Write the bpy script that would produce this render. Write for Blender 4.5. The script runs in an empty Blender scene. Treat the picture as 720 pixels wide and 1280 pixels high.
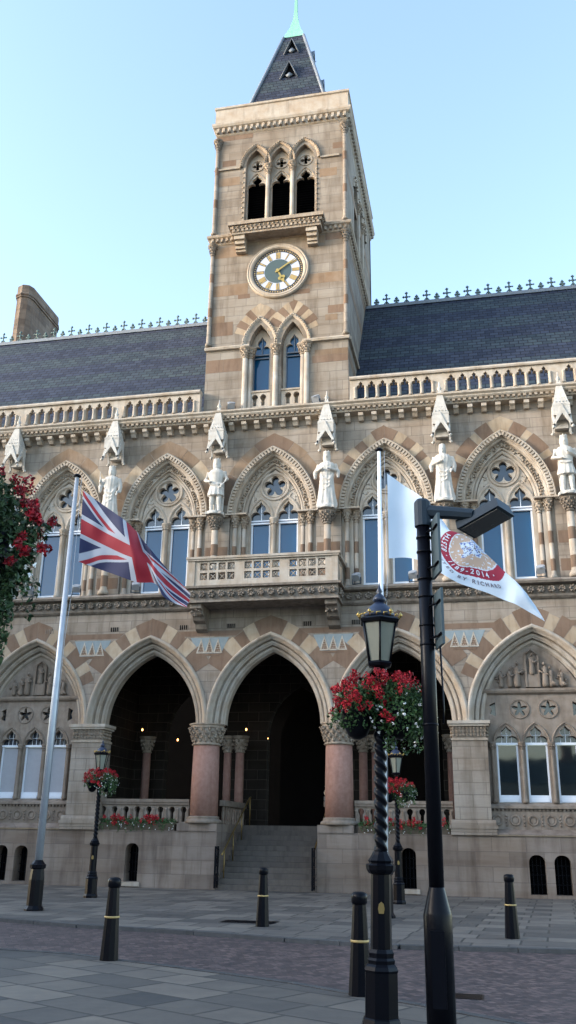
import bpy, bmesh, math, random
from math import sin, cos, pi, sqrt, atan2, acos, radians as rad
from mathutils import Vector, Matrix, noise
from mathutils.geometry import tessellate_polygon
random.seed(7)
S = bpy.context.scene
COL = S.collection

# ------------------------------------------------------------------ materials
def mat(name):
    m = bpy.data.materials.new(name); m.use_nodes = True
    nt = m.node_tree; nt.nodes.clear()
    out = nt.nodes.new('ShaderNodeOutputMaterial'); b = nt.nodes.new('ShaderNodeBsdfPrincipled')
    nt.links.new(b.outputs[0], out.inputs[0])
    return m, nt, b
def N(nt, t, **k):
    n = nt.nodes.new(t)
    for a, v in k.items():
        if a.startswith('i_'): n.inputs[a[2:].replace('_', ' ')].default_value = v
        else: setattr(n, a, v)
    return n
def math_(nt, op, a, b=None, c=None):
    n = nt.nodes.new('ShaderNodeMath'); n.operation = op
    for i, x in enumerate((a, b, c)):
        if x is None: continue
        if isinstance(x, (int, float)): n.inputs[i].default_value = x
        else: nt.links.new(x, n.inputs[i])
    return n.outputs[0]
def mix(nt, fac, a, b, blend='MIX'):
    n = nt.nodes.new('ShaderNodeMix'); n.data_type = 'RGBA'; n.blend_type = blend
    for s, x in ((n.inputs[0], fac), (n.inputs[6], a), (n.inputs[7], b)):
        if isinstance(x, (int, float)): s.default_value = x
        elif isinstance(x, tuple): s.default_value = (*x, 1) if len(x) == 3 else x
        else: nt.links.new(x, s)
    return n.outputs[2]
def ramp(nt, f, stops):
    n = nt.nodes.new('ShaderNodeValToRGB'); e = n.color_ramp.elements
    while len(e) > 1: e.remove(e[-1])
    e[0].position = stops[0][0]; e[0].color = (*stops[0][1], 1)
    for p, c in stops[1:]:
        x = e.new(p); x.color = (*c, 1)
    nt.links.new(f, n.inputs[0]); return n.outputs[0]
def coords(nt):
    g = nt.nodes.new('ShaderNodeNewGeometry').outputs['Position']
    s = nt.nodes.new('ShaderNodeSeparateXYZ'); nt.links.new(g, s.inputs[0]); return g, s.outputs
def objco(nt):
    return nt.nodes.new('ShaderNodeTexCoord').outputs['Object']
def noise_(nt, vec, scale, detail=4, rough=.6, dist=0):
    n = N(nt, 'ShaderNodeTexNoise'); n.inputs['Scale'].default_value = scale; n.inputs['Detail'].default_value = detail
    n.inputs['Roughness'].default_value = rough; n.inputs['Distortion'].default_value = dist
    nt.links.new(vec, n.inputs['Vector']); return n.outputs['Fac']
def bump(nt, b, h, dist=.01, strength=.6):
    n = N(nt, 'ShaderNodeBump'); n.inputs['Strength'].default_value = strength; n.inputs['Distance'].default_value = dist
    nt.links.new(h, n.inputs['Height']); nt.links.new(n.outputs[0], b.inputs['Normal'])
def combine(nt, x, y, z):
    n = nt.nodes.new('ShaderNodeCombineXYZ')
    for i, v in enumerate((x, y, z)):
        if isinstance(v, (int, float)): n.inputs[i].default_value = v
        else: nt.links.new(v, n.inputs[i])
    return n.outputs[0]
def vscale(nt, v, sc):
    n = nt.nodes.new('ShaderNodeVectorMath'); n.operation = 'MULTIPLY'; nt.links.new(v, n.inputs[0]); n.inputs[1].default_value = sc
    return n.outputs[0]

def ashlar(name, c1, c2, c3, bw=.82, bh=.36, mortar=(.10, .085, .07), ms=.024):
    m, nt, b = mat(name); g, s = coords(nt)
    u = math_(nt, 'ADD', s[0], s[1])
    v = combine(nt, u, s[2], 0)
    br = N(nt, 'ShaderNodeTexBrick'); br.offset = .5; br.squash = 1
    br.inputs['Scale'].default_value = 1; br.inputs['Brick Width'].default_value = bw; br.inputs['Row Height'].default_value = bh
    br.inputs['Mortar Size'].default_value = ms * .5; br.inputs['Mortar Smooth'].default_value = .3; br.inputs['Bias'].default_value = -.1
    br.inputs['Color1'].default_value = (0, 0, 0, 1); br.inputs['Color2'].default_value = (1, 1, 1, 1); br.inputs['Mortar'].default_value = (.5, .5, .5, 1)
    nt.links.new(v, br.inputs['Vector'])
    base = ramp(nt, br.outputs['Color'], [(0, c1), (.45, c2), (.8, c2), (1, c3)])
    n1 = noise_(nt, g, .45, 3, .55); n2 = noise_(nt, vscale(nt, g, (3, 3, 14)), 1.2, 5, .65); n3 = noise_(nt, vscale(nt, g, (2.2, 2.2, .35)), 1.3, 4)
    base = mix(nt, math_(nt, 'MULTIPLY', n2, .75), base, mix(nt, 1.0, base, (.70, .655, .61), 'MULTIPLY'))
    base = mix(nt, ramp(nt, n1, [(.40, (0, 0, 0)), (.62, (.95, .95, .95))]), base, mix(nt, 1.0, base, (.84, .785, .73), 'MULTIPLY'))
    base = mix(nt, ramp(nt, n3, [(.46, (0, 0, 0)), (.70, (.9, .9, .9))]), base, mix(nt, 1.0, base, (.6, .57, .55), 'MULTIPLY'))
    cs = noise_(nt, combine(nt, math_(nt, 'MULTIPLY', s[0], .12), math_(nt, 'MULTIPLY', s[1], .12), math_(nt, 'MULTIPLY', s[2], 1.7)), 1.6, 3)
    base = mix(nt, ramp(nt, cs, [(.45, (0, 0, 0)), (.68, (.7, .7, .7))]), base, mix(nt, 1.0, base, (.76, .70, .65), 'MULTIPLY'))
    base = mix(nt, br.outputs['Fac'], base, mix(nt, .55, base, mortar))
    nt.links.new(base, b.inputs['Base Color']); b.inputs['Roughness'].default_value = .88; b.inputs['Specular IOR Level'].default_value = .25
    h = math_(nt, 'SUBTRACT', math_(nt, 'MULTIPLY', noise_(nt, g, 16, 5), .5), br.outputs['Fac'])
    bump(nt, b, h, .012, .55); return m
def stone(name, c, var=.75, sc=2.5, bmp=.5, tint=(.8, .7, .6), dirt=.6):
    m, nt, b = mat(name); g, s = coords(nt)
    n1 = noise_(nt, g, sc, 5, .6); n2 = noise_(nt, g, sc * 9, 4); n3 = noise_(nt, vscale(nt, g, (3, 3, .5)), 1.6, 4)
    at = N(nt, 'ShaderNodeAttribute', attribute_name='rnd')
    col = mix(nt, ramp(nt, n1, [(.35, (0, 0, 0)), (.7, (1, 1, 1))]), c, tuple(c[i] * tint[i] for i in range(3)))
    col = mix(nt, math_(nt, 'MULTIPLY', at.outputs['Fac'], var), col, tuple(c[i] * tint[i] * .72 for i in range(3)))
    col = mix(nt, ramp(nt, n3, [(.48, (0, 0, 0)), (.75, (dirt, dirt, dirt))]), col, mix(nt, 1.0, col, (.5, .48, .47), 'MULTIPLY'))
    nt.links.new(col, b.inputs['Base Color']); b.inputs['Roughness'].default_value = .85; b.inputs['Specular IOR Level'].default_value = .25
    bump(nt, b, math_(nt, 'ADD', math_(nt, 'MULTIPLY', n2, .6), n1), .015, bmp); return m
def plain(name, c, rough=.5, metal=0, spec=.5, var=.15, sc=8, coat=0):
    m, nt, b = mat(name); g = objco(nt)
    n = noise_(nt, g, sc, 4)
    col = mix(nt, n, tuple(x * (1 + var) for x in c), tuple(x * (1 - var) for x in c))
    nt.links.new(col, b.inputs['Base Color']); b.inputs['Metallic'].default_value = metal; b.inputs['Specular IOR Level'].default_value = spec
    r = math_(nt, 'ADD', math_(nt, 'MULTIPLY', n, .15), rough - .07); nt.links.new(r, b.inputs['Roughness'])
    b.inputs['Coat Weight'].default_value = coat
    bump(nt, b, noise_(nt, g, sc * 5, 3), .003, .25); return m

M = {}
M['ashlar'] = ashlar('wall_ashlar', (.30, .265, .225), (.345, .307, .265), (.41, .37, .322))
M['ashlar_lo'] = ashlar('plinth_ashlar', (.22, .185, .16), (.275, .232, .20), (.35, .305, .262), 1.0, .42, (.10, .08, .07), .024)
M['ashlar_t'] = ashlar('tower_ashlar', (.27, .24, .206), (.315, .284, .246), (.38, .347, .304), .95, .4)
M['ashlar_ch'] = ashlar('sooty_ashlar', (.17, .14, .12), (.23, .19, .16), (.28, .24, .2), .6, .3)
M['ashlar_dk'] = ashlar('shaded_loggia_ashlar', (.022, .018, .0145), (.030, .024, .019), (.040, .032, .026))  # same stone as the walls, with the loggia's shade put into its colour
M['trim'] = stone('trim_stone', (.43, .388, .335), .35, 2, .45)
M['carved'] = stone('carved_stone', (.385, .335, .275), .5, 6, .8, (.72, .62, .54))
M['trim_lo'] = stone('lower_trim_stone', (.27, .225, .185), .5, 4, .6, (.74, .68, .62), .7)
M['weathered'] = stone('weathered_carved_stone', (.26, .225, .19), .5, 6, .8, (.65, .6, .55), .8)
M['brown'] = stone('brown_sandstone', (.20, .14, .102), .5, 2, .5, (.85, .78, .72))
M['tan'] = stone('tan_sandstone', (.262, .196, .142), .5, 2, .5)
M['buff'] = stone('buff_sandstone', (.42, .35, .265), .5, 2, .5)
M['white'] = stone('white_limestone', (.53, .51, .475), .4, 6, .5, (.84, .81, .77), .45)
M['granite'] = stone('red_sandstone', (.33, .195, .155), .2, 7, .25, (.8, .72, .7), .4)
M['tile_blue'] = stone('pale_blue_tile', (.24, .275, .285), .4, 9, .3, (.8, .9, .95), .3)
M['tile_white'] = stone('cream_tile', (.44, .41, .36), .2, 9, .3)
M['inner_shade'] = plain('dark_interior', (.004, .004, .0045), .9, spec=.03, var=.3, sc=2)  # shade of unlit depth put into the colour: openings, vents, louvres, door
M['frame'] = plain('white_paint', (.70, .73, .78), .4, var=.06)
M['lead'] = plain('lead_grey', (.15, .175, .21), .55, var=.25)
M['iron'] = plain('black_gloss_iron', (.003, .0035, .006), .3, spec=.12, var=.4, sc=5, coat=.0)
M['dome'] = plain('blue_grey_iron', (.015, .024, .05), .35, var=.3)
M['steel'] = plain('galvanised_pole', (.36, .39, .43), .42, .35, var=.18, sc=6)
M['slgrey'] = plain('street_light_grey', (.02, .032, .045), .5, 0, .2, var=.12, sc=5)
M['gold'] = plain('gilding', (.48, .33, .10), .38, .8, var=.1)
M['dialgold'] = plain('gilt_paint', (.42, .30, .12), .5, .2, var=.1)
M['brass'] = plain('brass_rail', (.30, .21, .08), .45, .8, var=.2)
M['cresting'] = plain('green_iron_cresting', (.07, .12, .12), .6, var=.3)
M['clockblue'] = plain('dial_centre_slate_green', (.045, .075, .08), .5, var=.1)
M['dialblk'] = plain('dial_black', (.02, .02, .025), .5, var=.1)
M['dialwhite'] = plain('dial_white_glass', (.46, .49, .58), .3, var=.05)
M['signback'] = plain('sign_back_grey_green', (.05, .075, .085), .45, .1, var=.15, sc=4)
M['lampglass'] = plain('lantern_frosted_glass', (.20, .205, .165), .3, var=.12, sc=6)
M['lampshade'] = plain('street_light_glass', (.03, .035, .035), .25, var=.3, sc=8)
M['blind'] = plain('window_blind', (.36, .36, .38), .8, var=.08)
M['terracotta'] = plain('planter_brown', (.07, .05, .03), .7, var=.3)

m, nt, b = mat('copper'); g, s = coords(nt)
n1 = noise_(nt, vscale(nt, g, (3, 3, .7)), 1.5, 4)
nt.links.new(mix(nt, n1, (.13, .36, .28), (.24, .48, .39)), b.inputs['Base Color']); b.inputs['Roughness'].default_value = .7; M['copper'] = m

def slate(name, tri=False):
    m, nt, b = mat(name); g, s = coords(nt)
    z = math_(nt, 'MULTIPLY', s[2], 1.19)
    v = combine(nt, s[0] if not tri else math_(nt, 'ADD', s[0], s[1]), z, 0)
    br = N(nt, 'ShaderNodeTexBrick'); br.offset = .5
    br.inputs['Scale'].default_value = 1; br.inputs['Brick Width'].default_value = .36; br.inputs['Row Height'].default_value = .235
    br.inputs['Mortar Size'].default_value = .016; br.inputs['Mortar Smooth'].default_value = .2
    br.inputs['Color1'].default_value = (0, 0, 0, 1); br.inputs['Color2'].default_value = (1, 1, 1, 1); br.inputs['Mortar'].default_value = (0.3, .3, .3, 1)
    nt.links.new(v, br.inputs['Vector'])
    row = math_(nt, 'DIVIDE', z, .235)
    frow = math_(nt, 'FLOOR', row)
    ph = math_(nt, 'MODULO', math_(nt, 'ADD', frow, 3), 8)
    band = math_(nt, 'LESS_THAN', ph, 3.5)
    pur = mix(nt, br.outputs['Color'], (.016, .021, .038), (.034, .043, .068))
    grn = mix(nt, br.outputs['Color'], (.023, .034, .044), (.046, .064, .072))
    n1 = noise_(nt, vscale(nt, g, (1, 1, .4)), 1.1, 4)
    bandn = math_(nt, 'MULTIPLY', band, ramp(nt, n1, [(.25, (.45, .45, .45)), (.6, (1, 1, 1))]))
    col = mix(nt, bandn, pur, grn)
    col = mix(nt, ramp(nt, noise_(nt, vscale(nt, g, (4, 4, .6)), 1, 4), [(.45, (0, 0, 0)), (.8, (.45, .45, .45))]), col, (.052, .058, .078))
    col = mix(nt, br.outputs['Fac'], col, (.006, .007, .012))
    nt.links.new(col, b.inputs['Base Color']); b.inputs['Roughness'].default_value = .7; b.inputs['Specular IOR Level'].default_value = .22
    fr = math_(nt, 'FRACT', row)
    h = math_(nt, 'SUBTRACT', math_(nt, 'MULTIPLY', fr, -1.0), br.outputs['Fac'])
    bump(nt, b, h, .02, .8); return m
M['slate'] = slate('roof_slate'); M['slate_sp'] = slate('spire_slate', True)

def glass(name, c, rough=.03, ior=1.55):
    m, nt, b = mat(name); g, s = coords(nt)
    b.inputs['Base Color'].default_value = (*c, 1); b.inputs['Roughness'].default_value = rough; b.inputs['IOR'].default_value = ior
    bump(nt, b, noise_(nt, g, 1.3, 1), .02, .06); return m
M['glass'] = glass('window_glass', (.003, .060, .145))  # blue of the reflected sky put into the base colour
M['leaded'] = glass('leaded_glass', (.02, .03, .045), .15, 1.7)

def leafm(name, c1, c2, c3, rough=.55, trans=.0):
    m, nt, b = mat(name)
    at = N(nt, 'ShaderNodeAttribute', attribute_name='rnd')
    nt.links.new(ramp(nt, at.outputs['Fac'], [(0, c1), (.5, c2), (1, c3)]), b.inputs['Base Color'])
    b.inputs['Roughness'].default_value = rough; b.inputs['Specular IOR Level'].default_value = .3
    return m
M['leaf'] = leafm('leaves', (.018, .045, .014), (.035, .085, .025), (.075, .14, .045))
M['glass_lo'] = glass('ground_floor_glass', (.008, .016, .02), .03, 1.6)
M['leafdark'] = leafm('shaded_leaves', (.010, .024, .009), (.022, .05, .017), (.05, .09, .03))  # leaf colours darkened to carry the backlit shade of the left basket
M['red'] = leafm('red_petals', (.17, .004, .010), (.34, .007, .016), (.58, .022, .035))
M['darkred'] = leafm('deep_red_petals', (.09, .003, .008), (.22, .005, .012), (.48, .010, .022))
M['wpetal'] = leafm('white_petals', (.55, .55, .52), (.7, .7, .68), (.8, .8, .78))

def paving(name, ang, c1, c2, bw, bh):
    m, nt, b = mat(name); g, s = coords(nt)
    mp = N(nt, 'ShaderNodeMapping'); mp.inputs['Rotation'].default_value = (0, 0, ang); nt.links.new(g, mp.inputs[0])
    # slight wander so that the joints are not ruled lines
    br = N(nt, 'ShaderNodeTexBrick'); br.offset = .37; br.offset_frequency = 1; br.squash = .62; br.squash_frequency = 2
    br.inputs['Scale'].default_value = 1; br.inputs['Brick Width'].default_value = bw; br.inputs['Row Height'].default_value = bh
    br.inputs['Mortar Size'].default_value = .022; br.inputs['Mortar Smooth'].default_value = .35
    br.inputs['Color1'].default_value = (0, 0, 0, 1); br.inputs['Color2'].default_value = (1, 1, 1, 1); br.inputs['Mortar'].default_value = (.5, .5, .5, 1)
    nt.links.new(mp.outputs[0], br.inputs['Vector'])
    col = mix(nt, br.outputs['Color'], c1, c2)
    n1 = noise_(nt, g, .7, 5, .65); n2 = noise_(nt, g, 6, 5, .7); n3 = noise_(nt, g, 40, 3)
    col = mix(nt, ramp(nt, n1, [(.38, (0, 0, 0)), (.66, (.8, .8, .8))]), col, mix(nt, 1.0, col, (.62, .62, .66), 'MULTIPLY'))
    col = mix(nt, ramp(nt, n2, [(.5, (0, 0, 0)), (.78, (.6, .6, .6))]), col, mix(nt, 1.0, col, (1.35, 1.28, 1.2), 'MULTIPLY'))
    col = mix(nt, math_(nt, 'MULTIPLY', br.outputs['Fac'], .85), col, (.025, .024, .022))
    nt.links.new(col, b.inputs['Base Color'])
    nt.links.new(math_(nt, 'ADD', math_(nt, 'MULTIPLY', n1, .3), .5), b.inputs['Roughness'])
    h = math_(nt, 'SUBTRACT', math_(nt, 'ADD', math_(nt, 'MULTIPLY', n2, .4), math_(nt, 'MULTIPLY', br.outputs['Color'], .25)), math_(nt, 'MULTIPLY', br.outputs['Fac'], 1.2))
    bump(nt, b, h, .012, .7); return m
M['pave_far'] = paving('york_stone_far', rad(4), (.066, .062, .056), (.175, .156, .13), .95, .72)
M['pave_near'] = paving('york_stone_near', rad(27), (.05, .05, .047), (.175, .152, .12), 1.05, .62)

def herring(name):      # small dark purple-brown paviours laid in a diagonal weave
    m, nt, b = mat(name); g, s = coords(nt)
    def layer(ang, off):
        mp = N(nt, 'ShaderNodeMapping'); mp.inputs['Rotation'].default_value = (0, 0, ang); mp.inputs['Location'].default_value = (off, off * .3, 0); nt.links.new(g, mp.inputs[0])
        br = N(nt, 'ShaderNodeTexBrick'); br.offset = .5
        br.inputs['Scale'].default_value = 1; br.inputs['Brick Width'].default_value = .2; br.inputs['Row Height'].default_value = .1
        br.inputs['Mortar Size'].default_value = .010; br.inputs['Mortar Smooth'].default_value = .4
        br.inputs['Color1'].default_value = (0, 0, 0, 1); br.inputs['Color2'].default_value = (1, 1, 1, 1); br.inputs['Mortar'].default_value = (.3, .3, .3, 1)
        nt.links.new(mp.outputs[0], br.inputs['Vector']); return mp, br
    mp, a = layer(rad(60), 0); _, c = layer(rad(-30), .07)
    sp = nt.nodes.new('ShaderNodeSeparateXYZ'); nt.links.new(mp.outputs[0], sp.inputs[0])
    w = math_(nt, 'LESS_THAN', math_(nt, 'MODULO', math_(nt, 'ADD', math_(nt, 'ADD', math_(nt, 'FLOOR', math_(nt, 'DIVIDE', sp.outputs[0], .2)), math_(nt, 'FLOOR', math_(nt, 'DIVIDE', sp.outputs[1], .2))), 1000), 2), .5)
    fc = mix(nt, w, a.outputs['Color'], c.outputs['Color']); fm = mix(nt, w, a.outputs['Fac'], c.outputs['Fac'])
    col = ramp(nt, fc, [(0, (.034, .024, .024)), (.5, (.078, .053, .050)), (1, (.14, .096, .085))])
    n1 = noise_(nt, g, .8, 5, .65)
    col = mix(nt, ramp(nt, n1, [(.4, (0, 0, 0)), (.7, (.7, .7, .7))]), col, mix(nt, 1.0, col, (.62, .64, .7), 'MULTIPLY'))
    col = mix(nt, math_(nt, 'MULTIPLY', fm, .8), col, (.03, .028, .03))
    nt.links.new(col, b.inputs['Base Color']); b.inputs['Roughness'].default_value = .62
    bump(nt, b, math_(nt, 'SUBTRACT', math_(nt, 'MULTIPLY', noise_(nt, g, 20, 3), .4), fm), .008, .6); return m
M['road'] = herring('brick_paviours')
M['kerb'] = stone('kerb_granite', (.10, .10, .10), .5, 9, .5, (.8, .8, .8), .5)
M['step_stone'] = stone('step_stone', (.14, .12, .10), .5, 4, .5, (.8, .8, .85), .7)
M['kerb_d'] = stone('near_kerb_stone', (.085, .085, .085), .6, 5, .5, (.8, .8, .8), .6)
M['asphalt'] = plain('asphalt', (.05, .05, .052), .8, var=.3, sc=1.5)
def cloth(name, c):
    m, nt, b = mat(name); g = objco(nt)
    nt.links.new(mix(nt, noise_(nt, g, 3, 3), c, tuple(x * .88 for x in c)), b.inputs['Base Color']); b.inputs['Roughness'].default_value = .75
    b.inputs['Sheen Weight'].default_value = .15
    out = nt.nodes['Material Output']; tr = nt.nodes.new('ShaderNodeBsdfTranslucent'); tr.inputs[0].default_value = (*c, 1)
    ms = nt.nodes.new('ShaderNodeMixShader'); ms.inputs[0].default_value = .2
    nt.links.new(b.outputs[0], ms.inputs[1]); nt.links.new(tr.outputs[0], ms.inputs[2]); nt.links.new(ms.outputs[0], out.inputs[0]); return m
M['fblue'] = cloth('flag_navy', (.010, .017, .075)); M['fred'] = cloth('flag_red', (.30, .009, .024)); M['fwhite'] = cloth('flag_white', (.38, .42, .50))
M['fpale'] = cloth('flag_pale_blue_white', (.52, .64, .78)); M['fclaret'] = cloth('flag_claret', (.26, .012, .045)); M['ftan'] = cloth('flag_tan', (.42, .33, .27)); M['fgrey'] = cloth('flag_ink', (.13, .13, .18))
M['fcrestblue'] = cloth('flag_crest_blue', (.10, .16, .42))
m, nt, b = mat('warm_lamp'); b.inputs['Base Color'].default_value = (1, .6, .2, 1); b.inputs['Emission Color'].default_value = (1, .42, .12, 1); b.inputs['Emission Strength'].default_value = 2.2; M['bulb'] = m

# ------------------------------------------------------------------ mesh builder
class MB:
    def __init__(s): s.v = []; s.f = []; s.mi = []; s.sm = []; s.rn = []
    def add(s, vs, fs, mi=0, sm=False, rn=None):
        o = len(s.v); s.v += [tuple(p) for p in vs]
        r = random.random() if rn is None else rn
        for f in fs: s.f.append([i + o for i in f]); s.mi.append(mi); s.sm.append(sm); s.rn.append(r)
        return s
    def box(s, x0, x1, y0, y1, z0, z1, mi=0, rn=None):
        return s.add([(x, y, z) for x in (x0, x1) for y in (y0, y1) for z in (z0, z1)],
              [(0, 1, 3, 2), (4, 6, 7, 5), (0, 4, 5, 1), (2, 3, 7, 6), (0, 2, 6, 4), (1, 5, 7, 3)], mi, False, rn)
    def taper(s, cx, cy, z0, z1, a0, b0, a1, b1, mi=0):     # rectangular frustum, half sizes
        vs = [(cx + sx * a, cy + sy * b_, z) for z, a, b_ in ((z0, a0, b0), (z1, a1, b1)) for sx, sy in ((-1, -1), (1, -1), (1, 1), (-1, 1))]
        return s.add(vs, [(0, 3, 2, 1), (4, 5, 6, 7)] + [(i, (i + 1) % 4, (i + 1) % 4 + 4, i + 4) for i in range(4)], mi)
    def lathe(s, prof, n=16, cx=0, cy=0, mi=0, sm=True, rot=0, rad_fn=None, cap=True):
        vs = []; fs = []
        for (r, z) in prof:
            for i in range(n):
                a = 2 * pi * i / n + rot; k = rad_fn(a, z) if rad_fn else 1
                vs.append((cx + r * k * cos(a), cy + r * k * sin(a), z))
        for j in range(len(prof) - 1):
            for i in range(n):
                fs.append((j * n + i, j * n + (i + 1) % n, (j + 1) * n + (i + 1) % n, (j + 1) * n + i))
        if cap: fs.append(list(range(n))[::-1]); fs.append([(len(prof) - 1) * n + i for i in range(n)])
        return s.add(vs, fs, mi, sm)
    def tube(s, pts, r, n=8, mi=0, sm=True):
        pts = [Vector(p) for p in pts]; L = len(pts); rs = r if isinstance(r, (list, tuple)) else [r] * L
        vs = []; fs = []; ref = Vector((0, 0, 1))
        for i, p in enumerate(pts):
            t = (pts[min(i + 1, L - 1)] - pts[max(i - 1, 0)]).normalized()
            a = t.cross(ref if abs(t.z) < .95 else Vector((0, 1, 0))).normalized(); b_ = t.cross(a)
            for k in range(n):
                q = 2 * pi * k / n; vs.append(p + (a * cos(q) + b_ * sin(q)) * rs[i])
        for i in range(L - 1):
            for k in range(n): fs.append((i * n + k, i * n + (k + 1) % n, (i + 1) * n + (k + 1) % n, (i + 1) * n + k))
        fs.append(list(range(n))[::-1]); fs.append([(L - 1) * n + k for k in range(n)])
        return s.add(vs, fs, mi, sm)
    def plate(s, outer, holes, y0, y1, mi=0, rn=0):          # polygon in x-z with holes, thickness along y
        loops = [outer] + list(holes)
        flat = [p for l in loops for p in l]; n = len(flat)
        tris = tessellate_polygon([[Vector((p[0], p[1], 0)) for p in l] for l in loops])
        vs = [(p[0], y0, p[1]) for p in flat] + [(p[0], y1, p[1]) for p in flat]
        fs = []
        for t in tris:
            a, b_, c = [flat[i] for i in t]
            ar = (b_[0] - a[0]) * (c[1] - a[1]) - (c[0] - a[0]) * (b_[1] - a[1])
            if abs(ar) < 1e-10: continue
            t = tuple(t) if ar > 0 else tuple(t)[::-1]
            fs.append(t); fs.append(tuple(i + n for i in t[::-1]))
        o = 0
        for li, l in enumerate(loops):
            A = sum(l[i][0] * l[(i + 1) % len(l)][1] - l[(i + 1) % len(l)][0] * l[i][1] for i in range(len(l)))
            for i in range(len(l)):
                a, b_ = o + i, o + (i + 1) % len(l)
                ccw = (A > 0) == (li == 0)
                fs.append((a, a + n, b_ + n, b_) if ccw else (a, b_, b_ + n, a + n))
            o += len(l)
        return s.add(vs, fs, mi, False, rn)
    def blob(s, c, sx, sy, sz, mi=0, rot=None):              # small carved lump
        q = Matrix.Rotation(random.uniform(0, 6.28) if rot is None else rot, 3, 'Y') @ Matrix.Rotation(random.uniform(-.6, .6), 3, 'X')
        vs = [Vector(c) + q @ Vector(d) for d in ((sx, 0, 0), (-sx, 0, 0), (0, sy, 0), (0, -sy, 0), (0, 0, sz), (0, 0, -sz))]
        return s.add(vs, [(0, 2, 4), (2, 1, 4), (1, 3, 4), (3, 0, 4), (2, 0, 5), (1, 2, 5), (3, 1, 5), (0, 3, 5)], mi, True)
    def build(s, name, mats, parent=None, loc=None, fix=False):
        me = bpy.data.meshes.new(name); me.from_pydata(s.v, [], s.f)
        if not isinstance(mats, (list, tuple)): mats = [mats]
        for m_ in mats: me.materials.append(M[m_] if isinstance(m_, str) else m_)
        me.polygons.foreach_set('material_index', s.mi); me.polygons.foreach_set('use_smooth', s.sm)
        a = me.attributes.new('rnd', 'FLOAT', 'FACE'); a.data.foreach_set('value', s.rn)
        me.update()
        if fix:
            bm = bmesh.new(); bm.from_mesh(me); bmesh.ops.recalc_face_normals(bm, faces=bm.faces); bm.to_mesh(me); bm.free()
        o = bpy.data.objects.new(name, me); COL.objects.link(o)
        if loc: o.location = loc
        if parent: o.parent = parent
        return o
def empty(name, loc=(0, 0, 0), label=None, cat=None, group=None, rz=0):
    o = bpy.data.objects.new(name, None); COL.objects.link(o); o.location = loc; o.rotation_euler = (0, 0, rz); o.empty_display_size = .3
    return tag(o, label, cat, group)
def tag(o, label=None, cat=None, group=None, kind=None):
    if label: o['label'] = label
    if cat: o['category'] = cat
    if group: o['group'] = group
    if kind: o['kind'] = kind
    return o
def inst(o, loc, parent=None, rz=None, sc=None):
    c = o.copy(); COL.objects.link(c); c.location = loc
    if parent is not None: c.parent = parent
    if rz is not None: c.rotation_euler = (0, 0, rz)
    if sc: c.scale = (sc, sc, sc)
    return c
def copy_tree(o, parent=None):
    c = o.copy(); COL.objects.link(c)
    if parent is not None: c.parent = parent
    for ch in list(o.children): copy_tree(ch, c)
    return c
def remesh(mb, voxel, name, mats, parent=None, loc=None, smooth=2, rotz=0):
    o = mb.build(name, mats, None, fix=True)
    r = o.modifiers.new('r', 'REMESH'); r.mode = 'VOXEL'; r.voxel_size = voxel; r.use_smooth_shade = True
    if smooth: q = o.modifiers.new('s', 'SMOOTH'); q.iterations = smooth; q.factor = .5
    dg = bpy.context.evaluated_depsgraph_get(); me = bpy.data.meshes.new_from_object(o.evaluated_get(dg), depsgraph=dg)
    old = o.data; o.modifiers.clear(); o.data = me; bpy.data.meshes.remove(old); me.name = name
    for p in me.polygons: p.use_smooth = True; p.material_index = 0
    if loc: o.location = loc
    if parent: o.parent = parent
    o.rotation_euler = (0, 0, rotz)
    return o

# ------------------------------------------------------------------ arches
def arc(cx, zs, w, h, d=0, n=14):        # right half then left half as one list from right spring to left spring
    r = (w * w + h * h) / (2 * w); c = r - w; R = r + d; tm = acos(max(-1, min(1, c / R)))
    right = [(cx - c + R * cos(t * tm / n), zs + R * sin(t * tm / n)) for t in range(n + 1)]
    left = [(2 * cx - x, z) for x, z in right[::-1]][1:]
    return right + left
def opening(cx, z0, zs, w, h, d=0, n=14):   # closed ccw polygon
    return [(cx - w - d, z0), (cx + w + d, z0)] + arc(cx, zs, w, h, d, n)
def sweep(mb, cx, zs, w, h, prof, leg=0, n=16, mi=0, sm=False, closed=False):
    rows = []
    for d, y in prof:
        a = arc(cx, zs, w, h, d, n)
        if leg: a = [(a[0][0], zs - leg)] + a + [(a[-1][0], zs - leg)]
        rows.append([(x, y, z) for x, z in a])
    L = len(rows[0]); vs = [p for r in rows for p in r]; fs = []
    K = len(rows) if closed else len(rows) - 1
    for j in range(K):
        j2 = (j + 1) % len(rows)
        for i in range(L - 1): fs.append((j * L + i, j2 * L + i, j2 * L + i + 1, j * L + i + 1))
    return mb.add(vs, fs, mi, sm)
def along(cx, zs, w, h, d, step, tmin=0):   # points and tangent angles on the arch
    r = (w * w + h * h) / (2 * w); c = r - w; R = r + d; tm = acos(c / R); n = max(2, round(R * (tm - tmin) / step)); out = []
    for k in range(n):
        t = tmin + (tm - tmin) * (k + .5) / n
        out.append((cx - c + R * cos(t), zs + R * sin(t), t)); out.append((cx + c - R * cos(t), zs + R * sin(t), pi - t))
    return out
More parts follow.
